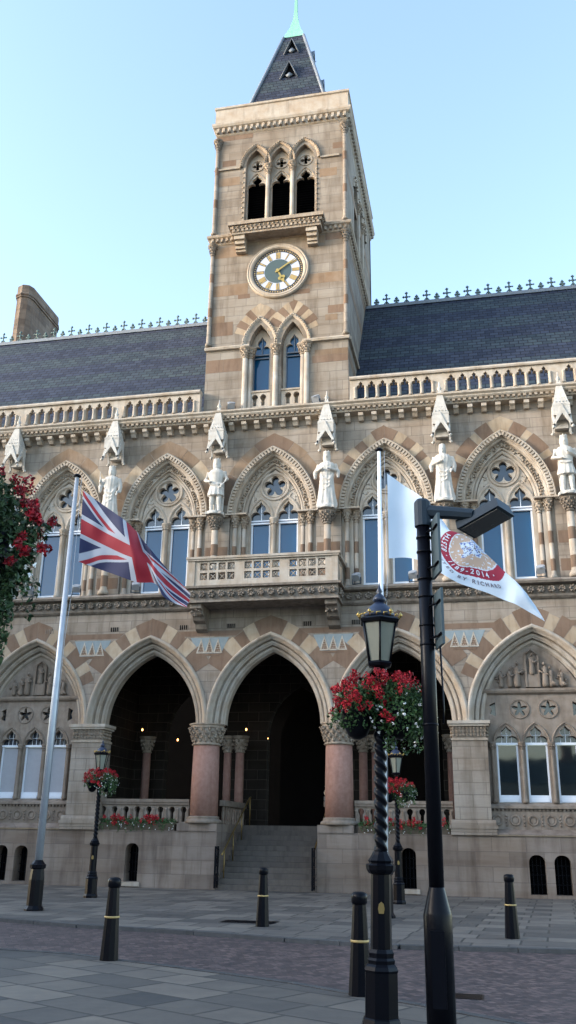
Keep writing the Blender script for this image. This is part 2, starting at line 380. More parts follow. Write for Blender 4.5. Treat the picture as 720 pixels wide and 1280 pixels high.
def wedge(mb, cx, zs, w, h, d0, d1, t0, t1, y0, y1, mi, side, rn=None, m=4):
    r = (w * w + h * h) / (2 * w); c = r - w; pts = []
    for R, ts in ((r + d0, range(m + 1)), (r + d1, range(m, -1, -1))):
        for k in ts:
            t = t0 + (t1 - t0) * k / m; x = -c + R * cos(t)
            x = max(x, 0.004)
            pts.append((cx + side * x, zs + R * sin(t)))
    if side < 0: pts = pts[::-1]
    n = len(pts); vs = [(x, y0, z) for x, z in pts] + [(x, y1, z) for x, z in pts]
    fs = [list(range(n)), list(range(2 * n - 1, n - 1, -1))] + [(i, i + n, (i + 1) % n + n, (i + 1) % n) for i in range(n)]
    mb.add(vs, fs, mi, False, random.random() if rn is None else rn)
def voussoirs(cx, zs, w, h, d0, pattern, y, parent, tmin=.25, thick=.06, name='voussoirs'):
    # pattern: list of (fraction, material index, outer d) from the crown down
    mb = MB(); r = (w * w + h * h) / (2 * w); c = r - w
    for side in (1, -1):
        t = acos(c / (r + .9)) + .0; tot = sum(p[0] for p in pattern); span = t - tmin
        for fr, mi, d1 in pattern:
            t2 = t - span * fr / tot
            if mi is not None:
                dd = d1 + random.uniform(-.03, .03)
                tt = t if t < acos(c / (r + .9)) - .001 else min(pi / 2, acos(c / (r + d1)) + .02)
                wedge(mb, cx, zs, w, h, d0, dd, t2 + .003, tt - .003, y - .004, y + thick, mi, side)
            t = t2
    return mb.build(name, ['brown', 'tan', 'buff'], parent)
def foil(cx, cz, R, k, rot=pi / 2, n=48, inner=.40):    # k-lobed opening, star-shaped outline
    ro = R * .655; rl = R - ro; pts = []
    for i in range(n):
        a = 2 * pi * i / n; dl = (a - rot + pi / k) % (2 * pi / k) - pi / k
        q = rl * rl - (ro * sin(dl)) ** 2
        r_ = ro * cos(dl) + sqrt(q) if q > 0 else ro * cos(dl) * .82
        pts.append((cx + r_ * cos(a), cz + r_ * sin(a)))
    return pts
def star(cx, cz, R, k=5, rot=pi / 2):
    pts = []
    for j in range(k):
        a = rot + 2 * pi * j / k
        for da, rr in ((-.36, .62), (-.17, .86), (0, 1.0), (.17, .86), (.36, .62), (pi / k, .36)):
            pts.append((cx + R * rr * cos(a + da), cz + R * rr * sin(a + da)))
    return pts
def trefoil_top(w, h):          # right spring -> left spring (half width w, height h), cusped head
    P = [(w, 0)]
    for i in range(1, 8):       # lower lobe
        a = -.25 + (pi * .80) * i / 7; P.append((w * (.52 + .50 * cos(a)), h * (.20 + .24 * sin(a))))
    P.append((w * .40, h * .47))
    for i in range(0, 6):       # upper lobe
        a = -.35 + (pi * .46) * i / 5; P.append((w * (.02 + .50 * cos(a)), h * (.62 + .22 * sin(a))))
    P.append((0, h))
    return P + [(-x, z) for x, z in P[::-1][1:]]
def lancet(cx, z0, zs, w, h): return [(cx - w, z0), (cx + w, z0)] + [(cx + x, zs + z) for x, z in trefoil_top(w, h)]
def circle(cx, cz, r, n=28): return [(cx + r * cos(2 * pi * i / n), cz + r * sin(2 * pi * i / n)) for i in range(n)]
def rect(x0, x1, z0, z1): return [(x0, z0), (x1, z0), (x1, z1), (x0, z1)]
def ringprof(mb, cx, cz, prof, n=28, mi=0):         # moulded ring in x-z plane, prof (r, y)
    vs = [(cx + r * cos(2 * pi * i / n), y, cz + r * sin(2 * pi * i / n)) for r, y in prof for i in range(n)]
    fs = [(j * n + i, (j + 1) * n + i, (j + 1) * n + (i + 1) % n, j * n + (i + 1) % n) for j in range(len(prof) - 1) for i in range(n)]
    mb.add(vs, fs, mi, False)
def capital(name, z0, z1, r0, r1, parent, loc, rows=3, per=10, mat_='carved', ab=1.16, square=False):
    mb = MB(); h = z1 - z0
    mb.lathe([(r0 * 1.08, 0), (r0 * 1.16, h * .05), (r0 * 1.02, h * .11), (r0 * 1.0, h * .2), (r0 * 1.05 + (r1 - r0) * .3, h * .5), (r1 * .95, h * .8)], 20, mi=0)
    for j in range(rows):
        t = (j + .6) / rows; rr = r0 + (r1 - r0) * t ** 1.4 + .02
        for i in range(per):
            a = 2 * pi * (i + .5 * (j % 2)) / per
            s_ = r1 * 2.6 / per; c_ = (rr * cos(a), rr * sin(a), h * (.12 + .68 * t))
            mb.blob(c_, s_ * .62, s_ * .62, s_ * .9, 0, 0); mb.blob((c_[0] * 1.1, c_[1] * 1.1, c_[2] + s_ * .45), s_ * .42, s_ * .42, s_ * .32, 0, 0)
    if square:
        q = r1 * ab; mb.box(-q, q, -q, q, h * .84, h * .92); mb.box(-q * 1.06, q * 1.06, -q * 1.06, q * 1.06, h * .922, h)
    else:
        mb.lathe([(r1 * 1.0, h * .8), (r1 * ab, h * .86), (r1 * ab, h * .92), (r1 * ab * 1.07, h * .94), (r1 * ab * 1.07, h)], 20, sm=False)
    return mb.build(name, mat_, parent, (loc[0], loc[1], z0))
def frieze(mb, x0, x1, y, z, h, step, proj=.06, mi=0, lumps=4):
    step *= .72; lumps += 2   # row of carved leaf clusters
    n = max(1, round((x1 - x0) / step)); st = (x1 - x0) / n
    for i in range(n):
        cx = x0 + (i + .5) * st
        mb.blob((cx, y - proj * .3, z), st * .36, proj * .8, h * .34, mi, 0)
        for k in range(lumps):
            a = 2 * pi * k / lumps + .5
            mb.blob((cx + st * .25 * cos(a), y - proj * random.uniform(.4, .9), z + h * .28 * sin(a)), st * .17, proj * .55, h * .2, mi)
def band(mb, x0, x1, prof, mi=0, rn=.2, returns=0.0):       # moulding run along x: prof (y,z) closed polygon
    n = len(prof); vs = [(x0, y, z) for y, z in prof] + [(x1, y, z) for y, z in prof]
    fs = [list(range(n)), list(range(2 * n - 1, n - 1, -1))] + [(i, i + n, (i + 1) % n + n, (i + 1) % n) for i in range(n)]
    mb.add(vs, fs, mi, False, rn)
def bandy(mb, y0, y1, prof, mi=0, rn=.2):                    # moulding run along y: prof (x,z)
    n = len(prof); vs = [(x, y0, z) for x, z in prof] + [(x, y1, z) for x, z in prof]
    fs = [list(range(n)), list(range(2 * n - 1, n - 1, -1))] + [(i, i + n, (i + 1) % n + n, (i + 1) % n) for i in range(n)]
    mb.add(vs, fs, mi, False, rn)

# ================================================================== GUILDHALL
G = empty('town_hall', (0, 0, 0), 'pale stone Gothic town hall with square clock tower and arcaded ground floor', 'building')
SB, X0 = 4.273, .098          # lower bays
SU = 4.062                    # upper bays
XL, XR = -14.9, 15.1
low = {k: X0 + SB * k for k in range(-3, 4)}
COLX = {-1: -2.11, 1: 2.35}
WI, HI, ZS = 1.62, 2.42, 5.1  # inner arch half width / rise, springing

# --- plinth with basement windows and stair opening
bw = []
for k in (-3, -2, 2, 3):
    for s_ in (-.36, .36): bw.append((low[k] + s_ if k > 0 else low[k] + s_ - .1, .235, .10, .98))
bw.append((-4.33, .225, .17, 1.12)); bw.append((4.52, .225, .17, 1.12))
holes = [opening(x, z0, zt, w, w * .9, 0, 5) for x, w, z0, zt in bw]
mb = MB()
mb.plate(rect(XL, -1.53, -.3, 1.72), [h for h, q in zip(holes, bw) if q[0] < 0], 0, .9)
mb.plate(rect(1.72, XR, -.3, 1.72), [h for h, q in zip(holes, bw) if q[0] > 0], 0, .9)
# plinth blocks under the entrance columns and sloping ledge
for a, b_ in ((-2.86, -1.53), (1.72, 2.86)): mb.box(a, b_, -.03, .95, 1.722, 1.95)
mb.box(-1.75, -1.53, .9, 3.9, -.3, 1.72); mb.box(1.72, 1.95, .9, 3.9, -.3, 1.72)
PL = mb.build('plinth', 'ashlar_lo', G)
mb = MB()
for a, b_ in ((XL, -5.72), (5.9, XR)): band(mb, a, b_, [(-.05, 1.724), (-.05, 1.76), (.22, 1.9), (.6, 1.9), (.6, 1.724)])
mb.build('plinth_ledge', 'ashlar_lo', G)
for x, w, z0, zt in bw:
    o = MB().plate(opening(x, z0, zt, w + .01, w, 0, 5), [], .5, .53).build('basement_window', 'inner_shade', G)
    mb = MB()
    for q in (-.5, 0, .5): mb.box(x + q * w - .012, x + q * w + .012, .40, .424, z0, zt + .15)
    for q in (.3, .6, .9): mb.box(x - w, x + w, .405, .42, z0 + (zt - z0) * q - .012, z0 + (zt - z0) * q + .012)
    mb.build('window_bars', 'iron', o)
    if abs(x) < 5: MB().box(x - w - .1, x + w + .1, -.05, .3, z0 - .13, z0 - .002).build('sill', 'trim', o)

# --- arcade wall above springing
holesA = [opening(low[k], ZS - .2, ZS, WI, HI, .5, 16) for k in low]
outer = [(XL, 8.95), (XL, ZS)]
pts = []
for k in sorted(low):
    a = arc(low[k], ZS, WI, HI, .5, 16)
    pts += a[::-1]
outer = [(XL, ZS)] + pts + [(XR, ZS), (XR, 8.92), (XL, 8.92)]
MB().plate(outer, [], 0.0, .8).build('arcade_wall', 'ashlar', G)
prof = [(0, .80), (0, .50), (.05, .46), (.05, .42), (0.08, .39), (.12, .38), (.155, .40), (.17, .44), (.19, .40), (.19, .28), (.22, .26), (.25, .22), (.285, .21), (.32, .23), (.33, .27), (.345, .22), (.345, .10), (.37, .07),
        (.40, .035), (.43, -.02), (.46, -.06), (.50, -.07), (.545, -.045), (.56, .002)]
for k in low:
    mb = MB(); sweep(mb, low[k], ZS, WI, HI, prof, 0, 22); mb.build('arch_moulding', 'trim', G, fix=False)
    pat = [(.7, 0, 1.10), (.55, 2, 1.07), (.5, 0, 1.05), (.6, 2, 1.08), (.9, 0, 1.17)] if k not in (-2, 2, 3) else [(.75, 0, 1.14), (.5, 2, 1.08), (.6, 0, 1.16), (.5, 2, 1.05), (.9, 0, 1.15), (.5, 2, 1.0), (.55, 0, 1.02)]
    voussoirs(low[k], ZS, WI, HI, .56, pat, -.0035 * (k % 2), G, .42 if k in (-2, 2) else .56)

# piers
def pier(x, hw=.545):
    mb = MB()
    mb.box(x - hw, x + hw, .03, .8, 2.16, 4.5)
    mb.box(x - hw - .17, x + hw + .17, -.10, .84, 1.90, 2.0); band(mb, x - hw - .12, x + hw + .12, [(-.06, 2.0), (-.06, 2.06), (-.01, 2.16), (.83, 2.16), (.83, 2.0)])
    mb.box(x - hw - .14, x + hw + .14, -.08, .83, 1.72, 1.9)
    P_ = mb.build('pier', 'ashlar', G)
    mb = MB()
    mb.box(x - hw - .03, x + hw + .03, -.0, .81, 4.502, 4.57); mb.box(x - hw + .02, x + hw - .02, .02, .8, 4.57, 4.93)
    for r_ in range(3):
        frieze(mb, x - hw, x + hw, .02, 4.66 + r_ * .11, .13, .15, .05, 0, 3)
    n = 5
    for s_ in (-1, 1):
        for i in range(n):
            for r_ in range(3): mb.blob((x + s_ * (hw + .0), .1 + .65 * (i + .5) / n, 4.66 + r_ * .11), .05, .07, .06)
    mb.build('capital', 'carved', P_)
    mb = MB(); mb.box(x - hw - .07, x + hw + .07, -.06, .84, 4.932, 5.0); mb.box(x - hw - .11, x + hw + .11, -.1, .88, 5.002, 5.1); mb.build('abacus', 'trim', P_)
for j in (-2.5, -1.5, 1.5, 2.5): pier(X0 + SB * j + (.1 if j < 0 else 0))
# red columns
for s_, x in COLX.items():
    y = .42
    c_ = MB().lathe([(.455, 2.17), (.45, 3.3), (.43, 4.42)], 32, x, y).build('column', 'granite', G)
    mb = MB(); mb.lathe([(.60, 1.955), (.60, 2.02), (.575, 2.06), (.52, 2.08), (.50, 2.11), (.52, 2.14), (.50, 2.17), (.458, 2.18)], 32, x, y)
    for q in range(4):
        a = pi / 4 + q * pi / 2; mb.blob((x + .58 * cos(a), y + .5 * sin(a), 2.0), .12, .1, .06, 0, 0)
    mb.build('base', 'trim_lo', c_)
    cp = capital('capital', 4.40, 5.1, .43, .56, c_, (x, y), 4, 14, 'carved', 1.0)
# loggia interior
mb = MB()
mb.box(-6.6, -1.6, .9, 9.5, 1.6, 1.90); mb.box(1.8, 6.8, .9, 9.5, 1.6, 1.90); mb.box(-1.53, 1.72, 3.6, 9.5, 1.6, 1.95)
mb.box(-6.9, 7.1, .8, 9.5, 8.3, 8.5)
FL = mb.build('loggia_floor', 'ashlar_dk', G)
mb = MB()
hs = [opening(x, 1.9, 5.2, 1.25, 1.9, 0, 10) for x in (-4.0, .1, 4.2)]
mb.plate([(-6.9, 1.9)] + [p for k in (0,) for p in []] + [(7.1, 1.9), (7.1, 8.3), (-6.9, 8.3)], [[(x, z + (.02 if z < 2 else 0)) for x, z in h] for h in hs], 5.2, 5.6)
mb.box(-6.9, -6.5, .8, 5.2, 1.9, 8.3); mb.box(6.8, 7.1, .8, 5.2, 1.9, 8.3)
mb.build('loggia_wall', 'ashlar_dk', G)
mb = MB(); mb.box(-6.9, 7.1, 9.4, 9.5, 1.95, 8.3); mb.build('inner_wall', 'inner_shade', G)
D_ = MB().plate(opening(.1, 1.96, 5.2, 1.2, 1.85, 0, 10), [], 7.4, 7.5).build('entrance_door', 'inner_shade', G)
mb = MB(); mb.blob((.78, 7.36, 3.25), .12, .02, .24, 0, 0); mb.box(.68, .88, 7.37, 7.395, 2.95, 3.1); mb.blob((.78, 7.36, 3.5), .08, .02, .08); mb.build('crest_plaque', 'white', D_)
for x, r_ in ((-2.42, .15), (-1.95, .17), (2.65, .16), (3.1, .15), (-5.6, .16), (5.8, .16)):
    c_ = MB().lathe([(r_, 1.95), (r_ * .93, 4.5)], 16, x, 4.2).build('inner_column', 'granite', G)
    capital('capital', 4.5, 5.1, r_, r_ * 1.6, c_, (x, 4.2), 3, 8, 'carved')
for x, z, y in ((-1.84, 5.38, 4.6), (-4.54, 5.01, 4.6), (-6.0, 5.4, 4.6), (-.99, 5.05, 4.6)):
    L_ = MB().lathe([(.01, z + .06), (.03, z + .03), (.032, z), (.01, z - .03)], 10, x, y).build('wall_lamp', 'bulb', G)
    MB().lathe([(.06, z + .14), (.02, z + .2)], 10, x, y).build('lamp_cap', 'iron', L_)
    if x == -.99: L_.scale = (.5, .5, .5); L_.location = (x * .5, y * .5, z * .5)
# steps
for i in range(12):
    z1 = 1.95 * (i + 1) / 12
    MB().box(-1.528, 1.718, .02 + i * .3, 3.9, z1 - .1625 + .002, z1 - .002 * 0).build('step', 'step_stone', G)
# balustrades between pier and column
def keyhole(cx, z0, z1, w):
    pts = [(cx - w * .55, z0), (cx + w * .55, z0)]; zc = z1 - w
    pts += [(cx + w * .55, zc - w * 1.0)] + [(cx + w * cos(a), zc + w * sin(a)) for a in [(-.55 + i * (pi + 1.1) / 10) for i in range(11)]] + [(cx - w * .55, zc - w * 1.0)]
    return pts
for a, b_ in ((-5.8, -2.6), (2.85, 5.9)):
    n = 8; st = (b_ - a) / n
    mb = MB().plate(rect(a, b_, 1.95, 2.52), [keyhole(a + (i + .5) * st, 2.0, 2.47, .098) for i in range(n)], .42, .60)
    mb.box(a, b_, .36, .66, 2.524, 2.60); mb.box(a, b_, .33, .69, 2.602, 2.70); mb.box(a, b_, .30, .7, 1.722, 1.948)
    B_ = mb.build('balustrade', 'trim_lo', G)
    for i in range(n + 1):
        x = a + i * st; x = min(max(x, a + .05), b_ - .05)
        MB().lathe([(.06, 0), (.06, .05), (.04, .08), (.055, .2), (.035, .34), (.055, .38), (.06, .44)], 10).build('baluster', 'trim_lo', B_, (x, .42, 1.98))
# stair side balustrades running back
for x in (-1.65, 1.85):
    mb = MB(); mb.box(x - .11, x + .11, .96, 3.9, 1.722, 1.95); mb.box(x - .09, x + .09, .96, 3.9, 2.52, 2.7)
    for i in range(9): mb.lathe([(.055, 1.95), (.05, 2.0), (.035, 2.1), (.055, 2.25), (.035, 2.4), (.06, 2.52)], 8, x, 1.1 + i * .33)
    mb.build('stair_balustrade', 'trim_lo', G)

# --- ground floor window bays
for k in (-3, -2, 2, 3):
    cx = low[k] - (.1 if k > 0 else -.05); y = .48
    W_ = WI + .25
    lan = [cx - .895, cx, cx + .895] if k > 0 else [cx - .895, cx, cx + .895]
    hs = [lancet(x, 2.68, 4.42, .335, .56) for x in lan]
    rs = [(cx - .44, 5.5), (cx + .44, 5.5)]
    hs += [star(x, z, .25) for x, z in rs]
    hs += [[(cx + s_ * (1.18 + .0), 5.5 - .22), (cx + s_ * 1.36, 5.5 - .14), (cx + s_ * 1.3, 5.5), (cx + s_ * 1.36, 5.5 + .14), (cx + s_ * 1.18, 5.5 + .22)][::s_] for s_ in (-1, 1)]
    body = opening(cx, 1.9, ZS, WI - .0, HI, .05, 16)
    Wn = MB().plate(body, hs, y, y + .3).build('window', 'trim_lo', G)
    mb = MB()
    for x, z in rs: ringprof(mb, x, z, [(.26, y + .03), (.27, y - .025), (.30, y - .03), (.315, y - .002)], 24)
    for x in lan: sweep(mb, x, 4.42, .36, .60, [(0, y + .02), (.02, y - .03), (.05, y - .045), (.075, y - .002)], 0, 8)
    mb.build('tracery_moulding', 'trim_lo', Wn)
    mb = MB(); band(mb, cx - WI, cx + WI, [(y - .10, 6.0), (y - .13, 6.06), (y - .13, 6.12), (y + .02, 6.16), (y + .02, 5.93)]); mb.build('transom', 'trim_lo', Wn)
    mb = MB(); band(mb, cx - 1.55, cx + 1.55, [(y - .2, 2.5), (y - .2, 2.57), (y - .02, 2.66), (y + .1, 2.66), (y + .1, 2.5)])
    for i in range(26): x = cx - 1.5 + i * .12; mb.box(x - .035, x + .035, y - .15, y - .002, 2.43, 2.498)
    mb.box(cx - 1.56, cx + 1.56, y - .12, y - .004, 1.90, 2.428)
    nsh = 6
    for i in range(nsh):
        x = cx - 1.32 + i * 2.64 / (nsh - 1); ringprof(mb, x, 2.16, [(.10, y - .122), (.115, y - .155), (.15, y - .16), (.17, y - .121)], 18)
        mb.plate([(x, 2.06), (x + .07, 2.12), (x + .07, 2.22), (x - .07, 2.22), (x - .07, 2.12)], [], y - .14, y - .122)
        for q in (0, 1, 2, 3):
            if i < nsh - 1: mb.blob((x + .264, y - .13, 2.02 + q * .09), .05, .02, .04)
    mb.build('sill_frieze', 'trim_lo', Wn)
    for x in (cx - 1.345, cx - .4475, cx + .4475, cx + 1.345):
        mb = MB(); mb.lathe([(.085, 2.66), (.085, 2.74), (.06, 2.8), (.055, 4.2), (.06, 4.24)], 12, x, y - .05)
        mb.lathe([(.06, 4.24), (.07, 4.3), (.10, 4.42), (.11, 4.44), (.11, 4.48)], 12, x, y - .05)
        for q in range(8): mb.blob((x + .09 * cos(q * pi / 4), y - .05 + .09 * sin(q * pi / 4), 4.35), .03, .03, .045)
        mb.build('mullion', 'trim_lo', Wn)
    for x in lan:
        mb = MB()
        mb.box(x - .33, x - .275, y + .12, y + .17, 2.69, 4.40); mb.box(x + .275, x + .33, y + .12, y + .17, 2.69, 4.40)
        mb.box(x - .33, x + .33, y + .10, y + .17, 2.68, 2.90); mb.box(x - .335, x + .335, y + .08, y + .17, 4.402, 4.47); mb.box(x - .27, x + .27, y + .07, y + .11, 2.70, 2.80)
        mb.build('frame', 'frame', Wn)
        MB().box(x - .34, x + .34, y + .175, y + .185, 2.68, 4.4).build('pane', 'glass_lo', Wn)
        if k < 0: MB().box(x - .34, x + .34, y + .167, y + .174, 2.9, 4.4).build('blind', 'blind', Wn)
    mb = MB(); mb.box(cx - 1.5, cx + 1.5, y + .2, y + .21, 4.45, 5.9)
    mb.build('leaded_pane', 'leaded', Wn)
    for x in lan:
        mb = MB()
        for q in (-.15, 0, .15): mb.box(x + q - .008, x + q + .008, y + .185, y + .197, 4.48, 5.0)
        mb.box(x - .2, x + .2, y + .186, y + .196, 4.7, 4.716); mb.build('glazing_bar', 'frame', Wn)
    # carved tympanum with a relief of robed figures around a throne
    mb = MB(); rnd = random.Random(k + 20)
    def fig(x, z, h, kneel=0, face=1):
        yy = y - .10
        mb.lathe([(.10 * h, z), (.13 * h, z + .1 * h), (.10 * h, z + .45 * h), (.12 * h, z + .66 * h), (.05 * h, z + .74 * h)], 10, x, yy + .05)
        mb.blob((x + face * .02, yy, z + .84 * h), .065 * h, .07 * h, .09 * h, 0, 0)
        mb.tube([(x - .1 * h, yy, z + .68 * h), (x + face * .08 * h, yy - .03, z + .5 * h), (x + face * .22 * h, yy - .03, z + .58 * h)], .035 * h, 6)
        if kneel: mb.tube([(x, yy, z + .2 * h), (x - face * .25 * h, yy, z + .05 * h)], .08 * h, 6)
    z0 = 6.17
    for x, h, kn, fc in ((-.95, .62, 0, 1), (-.68, .7, 0, 1), (-.45, .9, 0, 1), (.03, .78, 0, 1), (.42, .88, 0, -1), (.60, .72, 1, -1), (.92, .62, 1, -1)):
        fig(cx + x, z0 + (.38 if x == .03 else 0), h, kn, fc)
    mb.box(cx - .16, cx + .2, y - .1, y, z0, z0 + .4); mb.box(cx - .2, cx - .14, y - .12, y, z0, z0 + 1.05); mb.box(cx + .2, cx + .25, y - .12, y, z0, z0 + 1.0)
    mb.tube([(cx - .17, y - .06, z0 + 1.05), (cx + .03, y - .07, z0 + 1.2), (cx + .22, y - .06, z0 + 1.03)], .035, 6)
    for i in range(30):
        a = rnd.uniform(-1, 1); zz = rnd.uniform(0, 1) ** 1.3 * (1.25 - abs(a) * 1.0)
        mb.blob((cx + a * 1.15, y - .02, z0 + .08 + zz * .75), .07, .035, .06)
    mb.build('tympanum_relief', 'trim_lo', Wn)

# --- spandrel tile panels, brown bands, vents
def spandrel(x, sc=1.0):
    w0, w1 = .68 * sc, .42 * sc
    mb = MB(); mb.plate([(x - w1, 7.42), (x + w1, 7.42), (x + w0, 7.97), (x - w0, 7.97)], [], -.006, .05, 0)
    for q in (-.30, 0, .30):
        c_ = x + q * sc; t = .165 * sc
        mb.plate([(c_ - t, 7.43), (c_ + t, 7.43), (c_, 7.93)], [[(c_ - t * .62, 7.47), (c_ + t * .62, 7.47), (c_, 7.82)][::1]], -.016, .0, 1)
        mb.plate([(c_ - t * .6, 7.472), (c_ + t * .6, 7.472), (c_, 7.81)], [], -.010, .0, 2)
        for r_ in range(4):
            for i in range(4 - r_): mb.blob((c_ + (i - (3 - r_) / 2) * .055 * sc, -.012, 7.50 + r_ * .075), .018, .008, .022, 1)
    mb.build('tile_panel', ['tile_blue', 'tile_white', 'brown'], G)
    MB().box(x - w1 + .06, x + w1 - .06, -.012, .05, 7.34, 7.417).build('string_band', 'brown', G)
for j in (-2.5, -1.5, -.5, .5, 1.5, 2.5): spandrel(X0 + SB * j)
for j in (-2.5, -1.5, -.5, .5, 1.5, 2.5):
    x = X0 + SB * j; hw = 1.15
    MB().plate([(x - hw + .22, 8.02), (x + hw - .22, 8.02), (x + hw, 8.2), (x - hw, 8.2)], [], -.005, .05, rn=.4).build('string_band', 'brown', G)
for x in (-8.0, -5.54, -3.0, -1.3, 1.35, 3.0, 5.6, 8.0 + 3):
    mb = MB(); mb.box(x - .16, x + .16, -.003, .02, 8.27, 8.43)
    V_ = mb.build('air_vent', 'inner_shade', G); mb = MB()
    for i in range(5): mb.box(x - .14 + i * .07 - .012, x - .14 + i * .07 + .012, -.012, -.004, 8.27, 8.43)
    mb.build('slat', 'weathered', V_)

# --- string course at first floor level, with carved frieze
mb = MB()
band(mb, XL, XR, [(-.05, 8.92), (-.12, 8.98), (-.15, 9.04), (-.06, 9.06), (-.06, 9.36), (-.28, 9.40), (-.32, 9.47), (-.26, 9.53), (.0, 9.62), (.5, 9.62), (.5, 8.92)])
frieze(mb, XL, -2.62, -.08, 9.21, .28, .46, .11, 0, 5); frieze(mb, 2.62, XR, -.08, 9.21, .28, .46, .11, 0, 5); mb.build('string_course', 'weathered', G)

# --- upper wall
UI, UH, UZ = 1.0, 1.85, 12.45
ub = range(-3, 4)
hs = [opening(k * SU, 9.70, UZ, UI, UH, .58, 16) for k in ub]
MB().plate(rect(XL, XR, 9.58, 16.5), hs, .3, .75).build('upper_wall', 'ashlar', G)
for k in ub:
    cx = k * SU
    # hood and orders
    mb = MB()
    sweep(mb, cx, UZ, UI, UH, [(0, .62), (0, .56), (.03, .52), (.07, .51), (.10, .53), (.12, .50), (.12, .44), (.15, .43), (.17, .47), (.33, .43), (.35, .35), (.36, .30), (.40, .27), (.43, .27), (.45, .24),
         (.45, .19), (.58, .17), (.60, .13), (.64, .12), (.67, .16), (.68, .302)], 0, 20)
    for x, z, t in along(cx, UZ, UI, UH, .53, .125, .02):
        ca, sa = cos(t), sin(t); s_ = .036
        c = [(x + s_ * (ca * i - sa * j), z + s_ * (sa * i + ca * j)) for i, j in ((-1.7, -1), (1.7, -1), (1.7, 1), (-1.7, 1))]
        mb.plate(c, [], .115, .2, 0, None)
    for x, z, t in along(cx, UZ, UI, UH, .25, .10):
        for q in range(2):
            dx = random.uniform(-.07, .07); mb.blob((x + dx * cos(t), .425 + random.uniform(-.02, .02), z + dx * sin(t)), .062, .06, .036, 1)
    mb.build('hood_moulding', ['trim', 'carved'], G)
    # jambs
    for s_ in (-1, 1):
        mb = MB(); mb.box(*sorted((cx + s_ * .93, cx + s_ * 1.17)), .56, .75, 9.70, UZ); mb.box(*sorted((cx + s_ * 1.17, cx + s_ * 1.60)), .42, .75, 9.70, UZ)
        mb.build('jamb', 'trim', G)
    for s_ in (-1, 1):
        for xx, yy in ((1.08, .47), (1.38, .33)):
            x = cx + s_ * xx
            mb = MB(); mb.lathe([(.115, 9.63), (.115, 9.72), (.085, 9.78), (.075, 9.84), (.075, 12.02)], 12, x, yy)
            nm = 'colonnette'; c_ = mb.build(nm, 'trim', G)
            for za, zb in ((9.92, 10.33), (10.88, 11.30)):
                MB().lathe([(.079, za), (.079, zb)], 12, x, yy, cap=False).build('brown_ring', 'brown', c_)
            capital('capital', 12.0, 12.44, .085, .15, c_, (x, yy), 3, 7, 'carved')
        mb = MB(); mb.box(*sorted((cx + s_ * .93, cx + s_ * 1.72)), .12, .6, 12.442, 12.50); mb.build('impost', 'trim', G)
    # voussoirs
    if k in (2, 3): pat = [(.5, 2, 1.16), (.7, 0, 1.2), (.35, 2, 1.12), (1.0, 0, 1.16), (.35, 2, 1.1), (.8, 0, 1.12), (.8, 1, 1.0)]
    elif k == 1: pat = [(.5, 0, 1.16), (.45, 2, 1.14), (.45, 0, 1.1), (.4, 2, 1.14), (.35, 0, 1.08), (.5, 2, 1.1), (.5, 0, 1.05), (.7, 1, 1.0)]
    elif k == 0: pat = [(.9, 0, 1.18), (.8, 1, 1.15), (.9, 1, 1.14), (.9, 0, 1.1), (.6, 0, 1.0)]
    else: pat = [(.9, 1, 1.18), (.8, 1, 1.15), (.9, 2, 1.14), (.9, 1, 1.1), (.6, 1, 1.0)]
    voussoirs(cx, UZ, UI, UH, .69, pat, .3 - .0035 * (k % 2), G, .14)
    # window tracery
    y = .60
    body = [(cx - .98, 9.70), (cx + .98, 9.70)] + arc(cx, UZ, UI, UH, -.02, 14)
    lan = (cx - .51, cx + .51)
    hs = [lancet(x, 9.78, 12.36, .36, .68) for x in lan] + [foil(cx, 13.62, .40, 5)]
    Wn = MB().plate(body, hs, y, y + .16).build('window', 'trim', G)
    mb = MB(); ringprof(mb, cx, 13.62, [(.405, y + .03), (.412, y - .03), (.43, y - .03), (.44, y + .0), (.47, y - .045), (.54, y - .045), (.56, y - .002)], 30)
    for x in lan: sweep(mb, x, 12.36, .39, .74, [(0, y + .03), (.02, y - .03), (.06, y - .045), (.10, y - .03), (.12, y - .002)], 0, 8)
    for s_ in (-1, 1):
        for q in range(12): mb.blob((cx + s_ * random.uniform(.52, .86), y - .01, 13.1 + random.uniform(-.05, .42)), .05, .03, .04)
    mb.build('tracery_moulding', 'trim', Wn)
    mb = MB(); mb.lathe([(.13, 9.70), (.13, 9.80), (.09, 9.88), (.085, 12.05), (.1, 12.08), (.11, 12.15), (.16, 12.3), (.17, 12.32), (.17, 12.37)], 14, cx, y - .06)
    for q in range(16): mb.blob((cx + .13 * cos(q * pi / 4), y - .06 + .13 * sin(q * pi / 4), 12.15 + .1 * (q // 8)), .04, .04, .05)
    mb.build('mullion', 'trim', Wn)
    mb = MB()
    for x in lan:
        mb.box(x - .36, x - .30, y + .09, y + .15, 9.78, 12.2); mb.box(x + .30, x + .36, y + .09, y + .15, 9.78, 12.2)
        mb.box(x - .36, x + .36, y + .07, y + .15, 9.78, 9.86); mb.box(x - .36, x + .36, y + .05, y + .152, 12.2, 12.26); mb.box(x - .36, x + .36, y + .05, y + .152, 12.30, 12.35)
    mb.build('frame', 'frame', Wn)
    MB().box(cx - .95, cx + .95, y + .163, y + .175, 9.72, 12.35).build('pane', 'glass', Wn)
    MB().box(cx - .95, cx + .95, y + .163, y + .175, 12.355, 14.1).build('upper_pane', 'leaded', Wn)
    for x in lan: MB().box(x - .012, x + .012, y + .14, y + .16, 12.35, 13.02).build('glazing_bar', 'frame', Wn)
